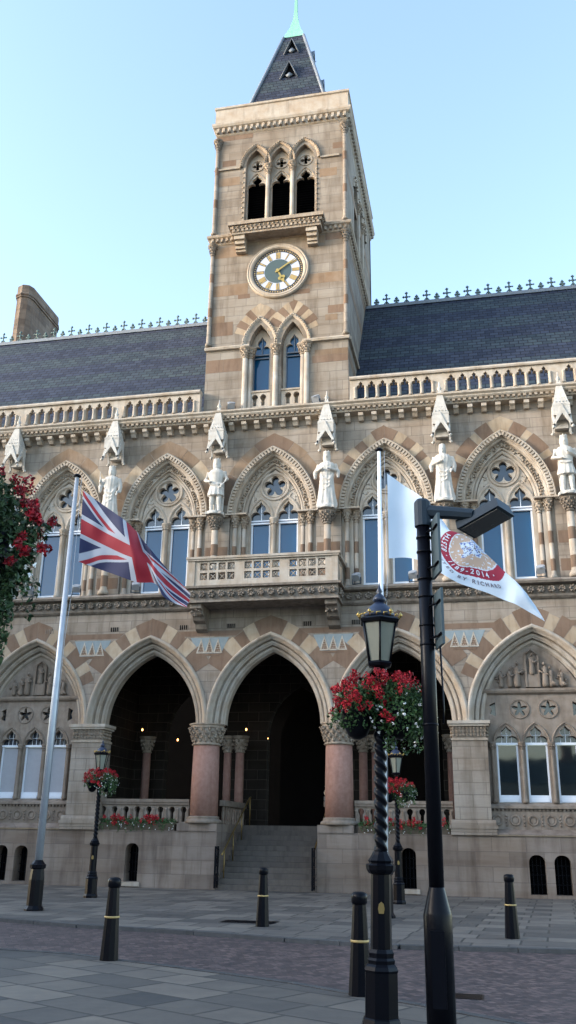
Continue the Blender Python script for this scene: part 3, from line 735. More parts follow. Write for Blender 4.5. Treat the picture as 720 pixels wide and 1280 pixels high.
# impost string and brown bands between the windows
for j in [-3.5 + i for i in range(8)]:
    x = j * SU; a, b_ = x - SU / 2 + 1.62, x + SU / 2 - 1.62
    if abs(j) > 3: a, b_ = (XL, x + SU / 2 - 1.62) if j < 0 else (x - SU / 2 + 1.62, XR)
    mb = MB(); mb.box(a, b_, .2, .31, 12.40, 12.52); mb.build('impost', 'trim', G)
    for za, zb in ((9.92, 10.33), (10.88, 11.30)): MB().box(a, b_, .294, .36, za, zb, 0, .5).build('string_band', 'brown', G)
# dark upper wall floor/backing
MB().box(XL, XR, .9, 1.0, 9.6, 16.3).build('inner_wall', 'inner_shade', G)

# --- cornice, corbels, balustrade
mb = MB()
band(mb, XL, XR, [(.30, 16.06), (-.02, 16.10), (-.05, 16.16), (-.05, 16.22), (-.14, 16.25), (-.18, 16.30), (-.18, 16.34), (-.25, 16.40), (-.25, 16.46), (-.1, 16.52), (.75, 16.52), (.75, 16.06)])
n = 160
for i in range(n): x = XL + (i + .5) * (XR - XL) / n; mb.box(x - .05, x + .05, -.13, -.051, 16.165, 16.245, 1)
mb.build('cornice', ['trim', 'carved'], G)
cb = MB(); cb.plate([(0, 0), (.14, 0), (.14, .24), (0, .24)], [], 0, .16)
c0 = None; n = 62
for i in range(n):
    x = XL + (i + .5) * (XR - XL) / n
    if i == 0:
        mb = MB(); vs = [(-.3, .26), (-.3, .15), (-.22, .10), (-.14, 0), (0, 0), (0, .26)]
        v3 = [(-.09, y_, z_) for y_, z_ in vs] + [(.09, y_, z_) for y_, z_ in vs]
        mb.add(v3, [list(range(6)), list(range(11, 5, -1))] + [(q, q + 6, (q + 1) % 6 + 6, (q + 1) % 6) for q in range(6)])
        c0 = mb.build('corbel', 'trim', G, (x, .3, 15.80)); 
    else: inst(c0, (x, .3, 15.80), G)
yB = .02
op = None
for j in ub:
    x0 = j * SU - SU / 2 + .225; st = .401
    if j == 0: continue
    n = 9; xs = [x0 + .2 + (i) * st + .0 for i in range(n)]
    a, b_ = j * SU - SU / 2, j * SU + SU / 2
    if j == 1: a = 2.85; xs = [x for x in xs if x > 3.0]
    if j == -1: b_ = -2.85; xs = [x for x in xs if x < -3.0]
    hs = [[(x - .14, 16.62), (x + .14, 16.62)] + [(x + q[0], 17.05 + q[1]) for q in trefoil_top(.14, .26)] for x in xs]
    mb = MB().plate(rect(a, b_, 16.52, 17.38), hs, yB, yB + .22)
    band(mb, a, b_, [(yB - .07, 17.382), (yB - .09, 17.44), (yB - .04, 17.52), (yB + .27, 17.52), (yB + .29, 17.382)])
    band(mb, a, b_, [(yB - .06, 16.522), (yB - .03, 16.59), (yB - .002, 16.60), (yB - .002, 16.522)])
    B_ = mb.build('balustrade', 'trim', G)
    for x in [xs[0] - st / 2] + [x + st / 2 for x in xs]:
        if op is None: op = MB().lathe([(.075, 0), (.075, .04), (.052, .07), (.048, .38), (.07, .44), (.07, .47)], 10).build('baluster', 'trim', B_, (x, yB, 16.6))
        else: inst(op, (x, yB, 16.6), B_)
# --- roof
ry0, rz0, ry1, rz1 = .85, 16.55, 6.0, 24.15
def slope(mb, a, b_, t=.14, mi=0):
    vs = [(a, ry0, rz0), (b_, ry0, rz0), (b_, ry1, rz1), (a, ry1, rz1), (a, 2 * ry1 - ry0, rz0), (b_, 2 * ry1 - ry0, rz0)]
    mb.add(vs, [(0, 1, 2, 3), (3, 2, 5, 4), (0, 3, 4), (1, 5, 2), (0, 4, 5, 1)], mi)
mb = MB(); slope(mb, XL - 3, XR + 3); RF = mb.build('roof', 'slate', G)
mb = MB(); mb.box(XL - 3, -2.79, ry1 - .1, ry1 + .1, rz1 - .06, rz1 + .1); mb.box(2.79, XR + 3, ry1 - .1, ry1 + .1, rz1 - .06, rz1 + .1); mb.build('ridge_capping', 'lead', RF)
def cross(h):
    mb = MB(); mb.tube([(0, 0, 0), (0, 0, h)], .034, 6); mb.blob((0, 0, h), .085, .06, .10, 0, 0)
    mb.blob((0, 0, h * .62), .17 * h / .5, .05, .08, 0, 0); mb.blob((0, 0, h * .62), .04, .04, .13 * h / .5, 0, 0)
    for s_ in (-1, 1): mb.blob((s_ * .13 * h / .5, 0, h * .62), .065, .05, .07, 0, 0); mb.tube([(s_ * .13, 0, .02), (s_ * .03, 0, h * .3)], .032, 5)
    return mb
t0 = s0 = None
for i in range(-19, 21):
    x = i * .9 + .15
    for dx, h, big in ((0, .52, 1), (.45, .3, 0)):
        xx = x + dx
        if abs(xx) < 3.0: continue
        if big:
            if t0 is None: t0 = cross(h).build('ridge_finial', 'cresting', RF, (xx, ry1, rz1 + .09))
            else: inst(t0, (xx, ry1, rz1 + .09), RF)
        else:
            if s0 is None: s0 = cross(h).build('small_ridge_finial', 'cresting', RF, (xx, ry1, rz1 + .09))
            else: inst(s0, (xx, ry1, rz1 + .09), RF)
# chimney: long slab stack with a rounded end, running back behind the ridge
def stadium(r, y0, y1, n=4):
    return [(r * cos(a), y0 + r * sin(a)) for a in [pi + pi * i / n for i in range(n + 1)]] + [(r * cos(a), y1 + r * sin(a)) for a in [pi * i / n for i in range(n + 1)]]
mb = MB(); cx = -15.72
levels = [(.44, 20.0), (.44, 28.3), (.50, 28.32), (.50, 28.42), (.54, 28.44), (.54, 28.52), (.47, 28.60), (.47, 29.02), (.42, 29.08), (.42, 29.08)]
rows = []
for r_, z in levels: rows.append([(cx + x, y, z) for x, y in stadium(r_, 8.5, 11.4)])
L = len(rows[0]); vs = [p for r_ in rows for p in r_]
mb.add(vs, [(j * L + i, j * L + (i + 1) % L, (j + 1) * L + (i + 1) % L, (j + 1) * L + i) for j in range(len(rows) - 1) for i in range(L)] + [[(len(rows) - 1) * L + i for i in range(L)]])
CH = mb.build('chimney', 'ashlar_ch', G)

# --- balcony
mb = MB(); bx, by = 2.55, -1.05
mb.box(-bx - .12, bx + .12, by - .12, .32, 9.42, 9.50); mb.box(-bx, bx, by, .3, 9.0, 9.42); mb.box(-bx - .03, bx + .03, by - .04, .3, 8.94, 9.0)
frieze(mb, -bx, bx, by - .01, 9.21, .3, .46, .11, 0, 5)
for s_ in (-1, 1):
    for i in range(3):
        for q in range(5): mb.blob((s_ * (bx + .04), by + .25 + i * .45 + random.uniform(-.15, .15), 9.21 + random.uniform(-.1, .1)), .05, .1, .08)
BC = mb.build('balcony', 'weathered', G)
mb = MB(); hs = []
for gx in (-1.55, 0.0, 1.55):
    for i in range(4):
        for j in range(2): hs.append(rect(gx - .62 + i * .32, gx - .62 + i * .32 + .25, 9.72 + j * .34, 9.72 + j * .34 + .25))
mb.plate(rect(-bx + .02, bx - .02, 9.502, 10.38), hs, by, by + .14)
for h in hs:
    xa, za = h[0]; xb, zb = h[2]
    for p, q in (((xa, za), (xb, zb)), ((xa, zb), (xb, za))):
        mb.tube([(p[0], by + .07, p[1]), (q[0], by + .07, q[1])], .02, 5)
for s_ in (-1, 1):
    mb.box(*sorted((s_ * (bx - .02), s_ * (bx - .16))), by + .14, .3, 9.502, 9.70); mb.box(*sorted((s_ * (bx - .02), s_ * (bx - .16))), by + .14, .3, 10.3, 10.38)
    for i in range(5): mb.box(*sorted((s_ * (bx - .02), s_ * (bx - .16))), by + .18 + i * .26, by + .26 + i * .26, 9.7, 10.3)
    mb.box(*sorted((s_ * (bx + .01), s_ * (bx - .2))), by - .03, by + .17, 9.502, 10.381)
mb.build('balcony_parapet', 'trim', BC)
mb = MB(); mb.box(-bx - .06, bx + .06, by - .07, by + .2, 10.383, 10.44); mb.box(-bx - .1, bx + .1, by - .1, by + .22, 10.442, 10.52)
for s_ in (-1, 1): mb.box(*sorted((s_ * (bx + .08), s_ * (bx - .2))), by + .22, .3, 10.385, 10.519)
mb.build('handrail', 'trim', BC)
for s_ in (-1, 1):
    x = s_ * 2.3; mb = MB()
    pr = [(.0, 8.94), (-.95, 8.94), (-.95, 8.78), (-.8, 8.72), (-.72, 8.6), (-.6, 8.58), (-.52, 8.45), (-.3, 8.38), (-.22, 8.22), (0, 8.14)]
    v3 = [(x - .2, a, b_) for a, b_ in pr] + [(x + .2, a, b_) for a, b_ in pr]; n = len(pr)
    mb.add(v3, [list(range(n)), list(range(2 * n - 1, n - 1, -1))] + [(q, q + n, (q + 1) % n + n, (q + 1) % n) for q in range(n)])
    for q in range(18): mb.blob((x + random.uniform(-.18, .18), random.choice([-.9, -.75, -.55, -.3]) - .02, random.uniform(8.5, 8.85)), .05, .05, .05)
    mb.build('bracket', 'weathered', BC)

# --- statue pedestal columns and canopies
def canopy(x):
    y = -.12
    mb = MB()
    # little vault with four gables and pendants
    w = .315
    for s_ in (-1, 1):                           # side gables (facing +-x) and front gable
        pass
    g = [(-w, 14.74), (-w * .78, 14.76), (-w * .66, 14.92), (-w * .34, 15.08), (0, 15.24), (w * .34, 15.08), (w * .66, 14.92), (w * .78, 14.76), (w, 14.74), (w, 14.86), (0, 15.62), (-w, 14.86)]
    mb.plate([(x + a, b_) for a, b_ in g], [], y - w, y - w + .07)
    n = len(g)
    for s_ in (-1, 1):
        xx = x + s_ * (w - .035)
        vs = [(xx - .035, y + a, b_) for a, b_ in g] + [(xx + .035, y + a, b_) for a, b_ in g]
        tr = tessellate_polygon([[Vector((a, b_, 0)) for a, b_ in g]])
        mb.add(vs, [tuple(t) for t in tr] + [tuple(i + n for i in t) for t in tr] + [(i, (i + 1) % n, (i + 1) % n + n, i + n) for i in range(n)])
        for sy in (-1, 1): mb.blob((x + s_ * w, y + sy * w * .96, 14.74), .07, .07, .08, 0, 0)
    mb.taper(x, y, 15.2, 15.56, w * .9, w * .9, w * .9, w * .9)
    mb.taper(x, y, 15.55, 15.62, w * .92, w * .92, w * .92, w * .92)
    mb.taper(x, y, 15.62, 16.6, w * .84, w * .84, .05, .05)
    for r_ in range(5):
        ww = w * .84 - r_ * .055; 
        for i in range(4 - r_ // 2):
            t = (i + .5) / (4 - r_ // 2) * 2 - 1
            mb.blob((x + t * ww * .85, y - ww - .0, 15.7 + r_ * .16), .03, .018, .03, 0, 0); mb.blob((x + ww, y + t * ww * .85, 15.7 + r_ * .16), .018, .03, .03, 0, 0)
    mb.lathe([(.07, 16.55), (.05, 16.62), (.085, 16.68), (.05, 16.74), (.03, 16.8), (.02, 16.95)], 8, x, y)
    mb.box(x - w * .7, x + w * .7, y + .2, .31, 14.9, 15.55)
    return mb.build('canopy', 'white', G, fix=True)
for j in (-2.5, -1.5, -.5, .5, 1.5, 2.5):
    x = j * SU; canopy(x)
    y = -.08
    c_ = MB().lathe([(.2, 9.62), (.2, 9.74), (.15, 9.8), (.125, 9.88), (.12, 11.85)], 16, x, y + .1).build('pedestal_column', 'trim', G)
    for za, zb in ((9.92, 10.33), (10.88, 11.30)): MB().lathe([(.127, za), (.127, zb)], 16, x, y + .1, cap=False).build('brown_ring', 'brown', c_)
    capital('capital', 11.85, 12.36, .13, .27, c_, (x, y + .08), 4, 10, 'weathered', 1.05)

# ================================================================== TOWER
TX, TY0, TY1 = 2.78, .3, 8.6
TW = empty('clock_tower'); TW.parent = G
# front wall with openings
lowl = [(-.64, 17.0, 19.28, .31, 1.05), (.64, 17.0, 19.28, .31, 1.05)]
upl = [-1.03, 0, 1.03]
def tower_face(face):
    pass
hs = [opening(x, 16.75, 19.3, .44, 1.0, 0, 10) for x in (-.64, .64)]
hs += [opening(x, 24.75, 27.95, .43, .80, 0, 10) for x in upl]
mb = MB(); mb.plate(rect(-TX, TX, 16.3, 29.86), hs, TY0, TY0 + .45)
mb.box(-TX, -TX + .4, TY0 + .45, TY1, 16.3, 29.86); mb.box(-TX, TX, TY1 - .4, TY1, 16.3, 29.86)
# right face has belfry openings too
ph = [opening(y, 25.5, 27.9, .45, .7, 0, 10) for y in (2.9, 4.3, 5.7)]
pl = MB().plate(rect(TY0 + .45, TY1, 16.3, 29.86), ph, 0, .4)
mb.add([(TX - .4 + y, x, z) for x, y, z in pl.v], pl.f, 0, False, 0)
TWALL = mb.build('tower_wall', 'ashlar_t', G, fix=True); bpy.data.objects.remove(TW); TW = TWALL
MB().box(-TX + .5, TX - .5, TY0 + .9, TY1 - .5, 16.4, 29.8).build('inner_wall', 'inner_shade', TW)
# brown bands (2-5 mm proud patches)
def patch(x0, x1, z0, z1, mi, f='f'):
    mb = MB(); n = max(1, round((x1 - x0) / .8)); 
    for i in range(n):
        a = x0 + (x1 - x0) * i / n; b_ = x0 + (x1 - x0) * (i + 1) / n
        if f == 'f': mb.box(a + .004, b_ - .004, TY0 - .005, TY0 + .1, z0, z1, mi)
        else: mb.box(TX - .1, TX + .005, a + .004, b_ - .004, z0, z1, mi)
    mb.build('string_band', ['brown', 'tan'], TW)
patch(-TX + .01, -1.25, 23.55, 24.05, 1); patch(1.2, 1.88, 23.75, 24.1, 1); patch(1.9, TX - .01, 23.85, 24.15, 0)
patch(-TX + .01, -1.2, 21.75, 22.25, 1); patch(1.0, TX - .01, 21.9, 22.35, 1); patch(-1.6, -1.1, 21.55, 21.75, 0); patch(.6, 1.3, 21.5, 21.7, 0)
patch(-TX + .01, -1.75, 19.95, 20.55, 0); patch(-TX + .01, -2.1, 20.56, 20.85, 1); patch(2.0, TX - .01, 20.5, 20.85, 0); patch(1.9, TX - .4, 20.2, 20.45, 1)
patch(-TX + .01, -1.35, 18.35, 18.9, 0); patch(1.4, TX - .01, 18.4, 18.7, 0); patch(1.5, TX - .01, 18.71, 18.95, 1)
patch(1.65, TX - .4, 26.95, 27.35, 1); patch(2.2, TX - .01, 28.3, 28.6, 0); patch(-TX + .01, -1.7, 27.1, 27.5, 1); patch(-2.5, -1.9, 28.1, 28.4, 0); patch(-TX + .01, -1.2, 29.45, 29.7, 0)
for z in (18.5, 21.9, 23.75, 27.0): patch(TY0 + .02, TY1 - .4, z, z + .4, 1, 's')
# lower pair of windows
for x in (-.64, .64):
    mb = MB(); sweep(mb, x, 19.3, .44, 1.0, [(0, .62), (0, .5), (.03, .42), (.08, .41), (.10, .44), (.12, .38), (.12, .33), (.17, .27), (.20, .24), (.26, .23), (.29, .26), (.30, .302)], 0, 12)
    for xx, z, t in along(x, 19.3, .44, 1.0, .25, .11): mb.blob((xx, .22, z), .045, .03, .035)
    H_ = mb.build('hood_moulding', 'trim', TW)
    voussoirs(x, 19.3, .44, 1.0, .31, [(.5, 0 if x > 0 else 2, .80), (.6, 2, .80), (.6, 0, .80), (.6, 2, .78), (.7, 0, .78), (.6, 2, .72)], TY0 - (.0035 if x > 0 else 0), TW, .35)
    Wn = MB().plate([(x - .43, 16.76), (x + .43, 16.76)] + arc(x, 19.3, .43, .98, 0, 10), [lancet(x, 17.5, 19.15, .33, .78)], .62, .72).build('window', 'trim', TW)
    mb = MB()
    mb.box(x - .33, x - .29, .66, .71, 17.5, 19.9); mb.box(x + .29, x + .33, .66, .71, 17.5, 19.9); mb.box(x - .33, x + .33, .66, .71, 18.98, 19.02); mb.box(x - .33, x + .33, .65, .71, 19.12, 19.17); mb.box(x - .012, x + .012, .66, .71, 19.15, 20.0)
    mb.build('frame', 'lead', Wn)
    MB().box(x - .4, x + .4, .73, .74, 17.5, 20.2).build('pane', 'glass', Wn)
    mb = MB(); mb.plate(rect(x - .43, x + .43, 16.76, 17.38), [keyhole(x - .16, 16.82, 17.3, .12), keyhole(x + .16, 16.82, 17.3, .12)], .36, .5); mb.box(x - .44, x + .44, .32, .54, 17.383, 17.45); mb.build('balustrade', 'trim', TW)
for x, yy in ((-1.2, .28), (0, .28), (1.2, .28), (-1.03, .4), (1.03, .4)):
    c_ = MB().lathe([(.15, 16.53), (.15, 16.66), (.11, 16.72), (.10, 18.85)], 14, x, yy).build('colonnette', 'trim' if abs(x) != 1.2 else 'granite' if x > 9 else 'trim', TW)
    capital('capital', 18.85, 19.28, .11, .19, c_, (x, yy), 3, 9, 'carved')
mb = MB(); 
for a, b_ in ((-TX - .06, -1.05), (1.05, TX + .06)): band(mb, a, b_, [(TY0 - .10, 19.30), (TY0 - .13, 19.38), (TY0 - .05, 19.46), (TY0 + .01, 19.48), (TY0 + .01, 19.28)])
bandy(mb, TY0, TY1, [(TX + .10, 19.30), (TX + .13, 19.38), (TX + .05, 19.46), (TX - .01, 19.48), (TX - .01, 19.28)])
mb.build('string_course', 'trim', TW)
MB().box(-.2, .2, .18, .6, 19.282, 19.34).build('impost', 'trim', TW)
# battered base below the string: slightly wider
# clock
CK = empty('x'); bpy.data.objects.remove(CK)
cx, cz, R_ = .01, 22.64, 1.0
mb = MB(); ringprof(mb, cx, cz, [(1.02, TY0 + .0), (1.02, TY0 - .04), (1.06, TY0 - .10), (1.12, TY0 - .12), (1.17, TY0 - .10), (1.21, TY0 - .12), (1.25, TY0 - .08), (1.26, TY0 + .01)], 56)
CK = mb.build('clock', 'trim', G)
MB().plate(circle(cx, cz, 1.03, 56), [], TY0 - .012, TY0 - .002).build('dial', 'dialblk', CK)
mb = MB(); mb.plate(circle(cx, cz, .88, 56), [circle(cx, cz, .55, 56)], TY0 - .02, TY0 - .013); mb.build('hour_ring', 'dialwhite', CK)
MB().plate(circle(cx, cz, .548, 48), [], TY0 - .022, TY0 - .013).build('dial_centre', 'clockblue', CK)
def dialbar(mb, a, r0, r1, w0, w1, y0, y1, off=0, tilt=0):
    ca, sa = sin(a), cos(a)                       # a clockwise from 12
    def P(r, t): return (cx + ca * r + sa * t, cz + sa * r - ca * t)
    q = [P(r0, off - w0), P(r0, off + w0), P(r1, off + w1 + tilt), P(r1, off - w1 + tilt)]
    A = sum(q[i][0] * q[(i + 1) % 4][1] - q[(i + 1) % 4][0] * q[i][1] for i in range(4))
    mb.plate(q if A > 0 else q[::-1], [], y0, y1)
mb = MB(); mbo = MB()
numer = {12: 'XII', 1: 'I', 2: 'II', 3: 'III', 4: 'IIII', 5: 'V', 6: 'VI', 7: 'VII', 8: 'VIII', 9: 'IX', 10: 'X', 11: 'XI'}
for hnum, sx in numer.items():
    a = hnum * pi / 6; wd = {'I': .05, 'V': .085, 'X': .085}; tot = sum(wd[c] for c in sx); o = -tot / 2
    for c in sx:
        m_ = o + wd[c] / 2
        dialbar(mbo, a, .565, .872, wd[c] * .5 + .004, wd[c] * .5 + .008, TY0 - .0208 - .0001 * len(mbo.f) / 6, TY0 - .0135, m_)
        if c == 'I': dialbar(mb, a, .58, .86, .018, .020, TY0 - .034, TY0 - .0255, m_)
        elif c == 'X':
            dialbar(mb, a, .58, .86, .018, .020, TY0 - .034, TY0 - .0255, m_ - .035, .07); dialbar(mb, a, .58, .86, .011, .011, TY0 - .0355, TY0 - .0262, m_ + .035, -.07)
        else:
            dialbar(mb, a, .58, .86, .018, .020, TY0 - .034, TY0 - .0255, m_, -.04); dialbar(mb, a, .58, .86, .011, .011, TY0 - .0355, TY0 - .0262, m_, .04)
        o += wd[c]
for i in range(60):
    dialbar(mb, i * pi / 30, .925, .975, .016 if i % 5 else .03, .016 if i % 5 else .03, TY0 - .022, TY0 - .0125)
mbo.build('numeral_ground', 'clockblue', CK); mb.build('numerals', 'dialgold', CK)
mb = MB()
am = (9.2 / 60) * 2 * pi; ah = (5 + 9.2 / 60) * pi / 6
dialbar(mb, am, -.12, .50, .03, .03, TY0 - .075, TY0 - .06); dialbar(mb, am, .50, .86, .035, .008, TY0 - .0745, TY0 - .061)
mb.build('minute_hand', 'gold', CK)
mb = MB(); dialbar(mb, ah, -.1, .30, .04, .035, TY0 - .055, TY0 - .04); dialbar(mb, ah, .42, .62, .09, .008, TY0 - .0545, TY0 - .041)
for r_, t in ((.36, -.07), (.36, .07), (.44, 0)):
    px_, pz_ = cx + sin(ah) * r_ + cos(ah) * t, cz + cos(ah) * r_ - sin(ah) * t
    mb.plate(circle(px_, pz_, .08, 14), [], TY0 - .0535, TY0 - .042)
mb.build('hour_hand', 'gold', CK)
MB().plate(circle(cx, cz, .07, 16), [], TY0 - .09, TY0 - .03).build('hub', 'gold', CK)
# second cornice and belfry balcony
def ringband(prof, name, mat_, x=TX, y0=TY0, y1=TY1, lumps=0, zf=0, hf=.2, st=.24, pj=.0):
    mb = MB(); n = len(prof)
    corners = lambda d: [(-x - d, y0 - d), (x + d, y0 - d), (x + d, y1 + d), (-x - d, y1 + d)]
    vs = [(px_, py_, z) for d, z in prof for px_, py_ in corners(d)]
    fs = [(j * 4 + i, j * 4 + (i + 1) % 4, (j + 1) * 4 + (i + 1) % 4, (j + 1) * 4 + i) for j in range(n - 1) for i in range(4)]
    mb.add(vs, fs, 0, False, .3)
    if lumps:
        k = int((2 * x + 2 * pj) / st)
        for i in range(k):
            xx = -x - pj + (i + .5) * (2 * x + 2 * pj) / k
            mb.box(xx - st * .24, xx + st * .24, y0 - pj - .09, y0 - pj + .02, zf - hf * .5, zf + hf * .3); mb.blob((xx, y0 - pj - .07, zf - hf * .35), st * .3, .06, hf * .3, 0, 0)
        k = int((y1 - y0 + 2 * pj) / st)
        for i in range(k):
            yy = y0 - pj + (i + .5) * (y1 - y0 + 2 * pj) / k
            mb.box(x + pj - .02, x + pj + .09, yy - st * .24, yy + st * .24, zf - hf * .5, zf + hf * .3); mb.blob((x + pj + .07, yy, zf - hf * .35), .06, st * .3, hf * .3, 0, 0)
    return mb.build(name, mat_, TW)
ringband([(0, 24.15), (.04, 24.18), (.06, 24.26), (.09, 24.4), (.17, 24.46), (.19, 24.55), (.12, 24.62), (0, 24.68)], 'cornice', 'carved', lumps=1, zf=24.36, hf=.2, st=.2, pj=.05)
mb = MB(); mb.box(-1.86, 1.86, TY0 - .62, TY0 + .1, 24.42, 24.56); mb.box(-1.94, 1.94, TY0 - .7, TY0 + .1, 24.56, 24.72); mb.box(-1.8, 1.8, TY0 - .56, TY0 + .1, 24.2, 24.42)
for i in range(20): x = -1.8 + (i + .5) * 3.6 / 20; mb.box(x - .05, x + .05, TY0 - .61, TY0 - .561, 24.30, 24.41); mb.blob((x, TY0 - .64, 24.49), .07, .04, .05)
for i in range(4): mb.blob((1.88, TY0 - .5 + i * .14, 24.49), .04, .06, .05)
BL = mb.build('belfry_ledge', 'carved', TW)
for x in (-1.5, 1.42):
    mb = MB(); mb.box(x - .22, x + .22, TY0 - .5, TY0 + .05, 24.02, 24.198); mb.box(x - .2, x + .2, TY0 - .4, TY0 + .05, 23.86, 24.02); mb.box(x - .2, x + .2, TY0 - .28, TY0 + .05, 23.72, 23.86)
    mb.box(x - .2, x + .2, TY0 - .2, TY0 + .05, 23.62, 23.718); mb.build('bracket', 'trim', BL)
# belfry openings
for i, x in enumerate(upl):
    mb = MB(); sweep(mb, x, 27.95, .43, .80, [(0, .7), (0, .5), (.03, .42), (.07, .41), (.09, .44), (.10, .36), (.12, .27), (.16, .22), (.21, .21), (.25, .25), (.26, .302)], 0, 12)
    for xx, z, t in along(x, 27.95, .43, .80, .22, .10): mb.blob((xx, .2, z), .045, .035, .04)
    mb.build('hood_moulding', 'carved', TW)
    body = [(x - .44, 24.76), (x + .44, 24.76)] + arc(x, 27.95, .44, .81, 0, 10)
    Wn = MB().plate(body, [lancet(x, 24.8, 26.92, .39, .72), foil(x, 28.12, .215, 4, 0)], .55, .68).build('belfry_window', 'trim', TW)
    mb = MB(); sweep(mb, x, 26.92, .40, .78, [(0, .56), (.02, .50), (.06, .50), (.08, .548)], 0, 8); ringprof(mb, x, 28.12, [(.23, .56), (.24, .51), (.29, .51), (.30, .548)], 20); mb.build('tracery_moulding', 'trim', Wn)
    mb = MB()
    for j in range(22):
        z = 24.85 + j * .12
        mb.add([(x - .4, .82, z), (x + .4, .82, z), (x + .4, 1.05, z + .2), (x - .4, 1.05, z + .2), (x - .4, .82, z + .03), (x + .4, .82, z + .03), (x + .4, 1.05, z + .23), (x - .4, 1.05, z + .23)],
               [(0, 1, 2, 3), (4, 7, 6, 5), (0, 4, 5, 1), (2, 6, 7, 3)], 0)
    mb.build('louvre', 'inner_shade', Wn)
for x in (-.515, .515):
    c_ = MB().lathe([(.12, 24.72), (.12, 24.82), (.09, 24.9), (.085, 27.45)], 14, x, .34).build('colonnette', 'trim', TW)
    capital('capital', 27.45, 27.9, .09, .16, c_, (x, .34), 3, 9, 'carved')
for s_ in (-1, 1):
    mb = MB(); mb.box(*sorted((s_ * 1.47, s_ * 1.55)), TY0 - .02, TY0 + .3, 24.72, 27.87)
    for j in range(12): mb.blob((s_ * 1.55, TY0 - .03, 24.9 + j * .25), .05, .04, .06)
    mb.build('jamb', 'carved', TW)
mb = MB()
for a, b_ in ((-TX - .04, -1.70), (1.70, TX - .3)): band(mb, a, b_, [(TY0 - .07, 27.88), (TY0 - .09, 27.93), (TY0 - .02, 28.0), (TY0 + .01, 28.0), (TY0 + .01, 27.88)])
mb.build('string_course', 'trim', TW)
# corner shafts
for z0, z1 in ((19.5, 24.15), (24.66, 29.45)):
    for sx in (-1, 1):
        for xx, yy in ((sx * (TX - .07), TY0 - .03),):
            c_ = MB().lathe([(.13, z0), (.13, z0 + .1), (.09, z0 + .16), (.085, z1 - .5)], 12, xx, yy).build('corner_shaft', 'ashlar_t', TW)
            capital('capital', z1 - .5, z1, .09, .17, c_, (xx, yy), 3, 9, 'weathered')
            for q in (.28, .62): MB().lathe([(.089, z0 + (z1 - z0) * q), (.089, z0 + (z1 - z0) * q + .4)], 12, xx, yy, cap=False).build('brown_ring', 'brown', c_)
# right face windows hoods
for y_ in (2.9, 4.3, 5.7):
    mb = MB(); sweep(mb, y_, 27.9, .45, .7, [(0, -.3), (0, .05), (.08, .08), (.14, .09), (.2, .06), (.22, -.002)], 0, 8)
    mb.v = [(TX + y, x, z) for x, y, z in mb.v]
    for q in range(10): mb.blob((TX + .1, y_ + random.uniform(-.6, .6), 28.3 + random.uniform(-.2, .3)), .06, .05, .06)
    mb.build('hood_moulding', 'trim', TW)
    MB().box(TX - .3, TX - .2, y_ - .46, y_ + .46, 25.5, 28.6).build('louvre', 'inner_shade', TW)
for y_ in (3.6, 5.0):
    c_ = MB().lathe([(.12, 25.1), (.09, 25.3), (.085, 27.4)], 10, TX + .02, y_).build('colonnette', 'trim', TW)
    capital('capital', 27.4, 27.9, .09, .17, c_, (TX + .02, y_), 3, 8, 'carved')
# top cornice and parapet
ringband([(0, 29.70), (.04, 29.74), (.06, 29.85), (.08, 30.02), (.17, 30.08), (.21, 30.18), (.21, 30.28), (.10, 30.36), (.09, 31.06), (.14, 31.10), (.14, 31.20), (.1, 31.24), (-.3, 31.24)], 'cornice', 'trim', lumps=1, zf=29.95, hf=.28, st=.24, pj=.07)
# spire
SX, SY = -.26, 4.2
def pyr(mb, z0, h0, z1, h1, mi=0): mb.taper(SX, SY, z0, z1, h0, h0, h1, h1, mi)
mb = MB(); pyr(mb, 31.0, 2.29, 38.5, .50); SP = mb.build('spire', 'slate_sp', G)
mb = MB(); lv = [(38.45, .54), (38.9, .40), (39.4, .25), (39.9, .15), (40.5, .085), (42.5, .05), (44.5, .02)]
for (za, a), (zb, b_) in zip(lv, lv[1:]): pyr(mb, za, a, zb, b_)
mb.build('copper_cap', 'copper', SP)
mb = MB()
for sx in (-1, 1):
    for sy in (-1, 1): mb.tube([(SX + sx * 2.30, SY + sy * 2.30, 31.0), (SX + sx * .5, SY + sy * .5, 38.5)], .075, 8)
mb.build('lead_hip', 'lead', SP)
for z, w, h in ((35.0, .42, 1.0), (37.0, .36, .9)):
    hwf = 2.22 - (z - 31.3) * .2389
    for ax in range(4):
        mb = MB(); q = Matrix.Rotation(ax * pi / 2, 3, 'Z')
        fy = -hwf - .06; by_ = -hwf + .32
        top = [(-w, fy, z), (w, fy, z), (0, fy - .02, z + h), (-w * .9, by_, z), (w * .9, by_, z), (0, by_ + .3, z + h)]
        mb.add([tuple(q @ Vector(p) + Vector((SX, SY, 0))) for p in top], [(0, 2, 5, 3), (1, 4, 5, 2)], 0)
        inn = [(-w * .85, fy + .1, z - .0), (w * .85, fy + .1, z), (0, fy + .1, z + h * .86)]
        mb.add([tuple(q @ Vector(p) + Vector((SX, SY, 0))) for p in inn], [(0, 1, 2)], 1)
        c_ = q @ Vector((0, fy + .04, z + .22)) + Vector((SX, SY, 0))
        mb.blob(c_, .2, .06, .2, 2, 0)
        t_ = [q @ Vector(p) + Vector((SX, SY, 0)) for p in ((-w, fy, z), (0, fy - .02, z + h), (w, fy, z))]
        mb.tube(t_, .035, 5, 0)
        d_ = mb.build('dormer', ['lead', 'inner_shade', 'lead'], SP)

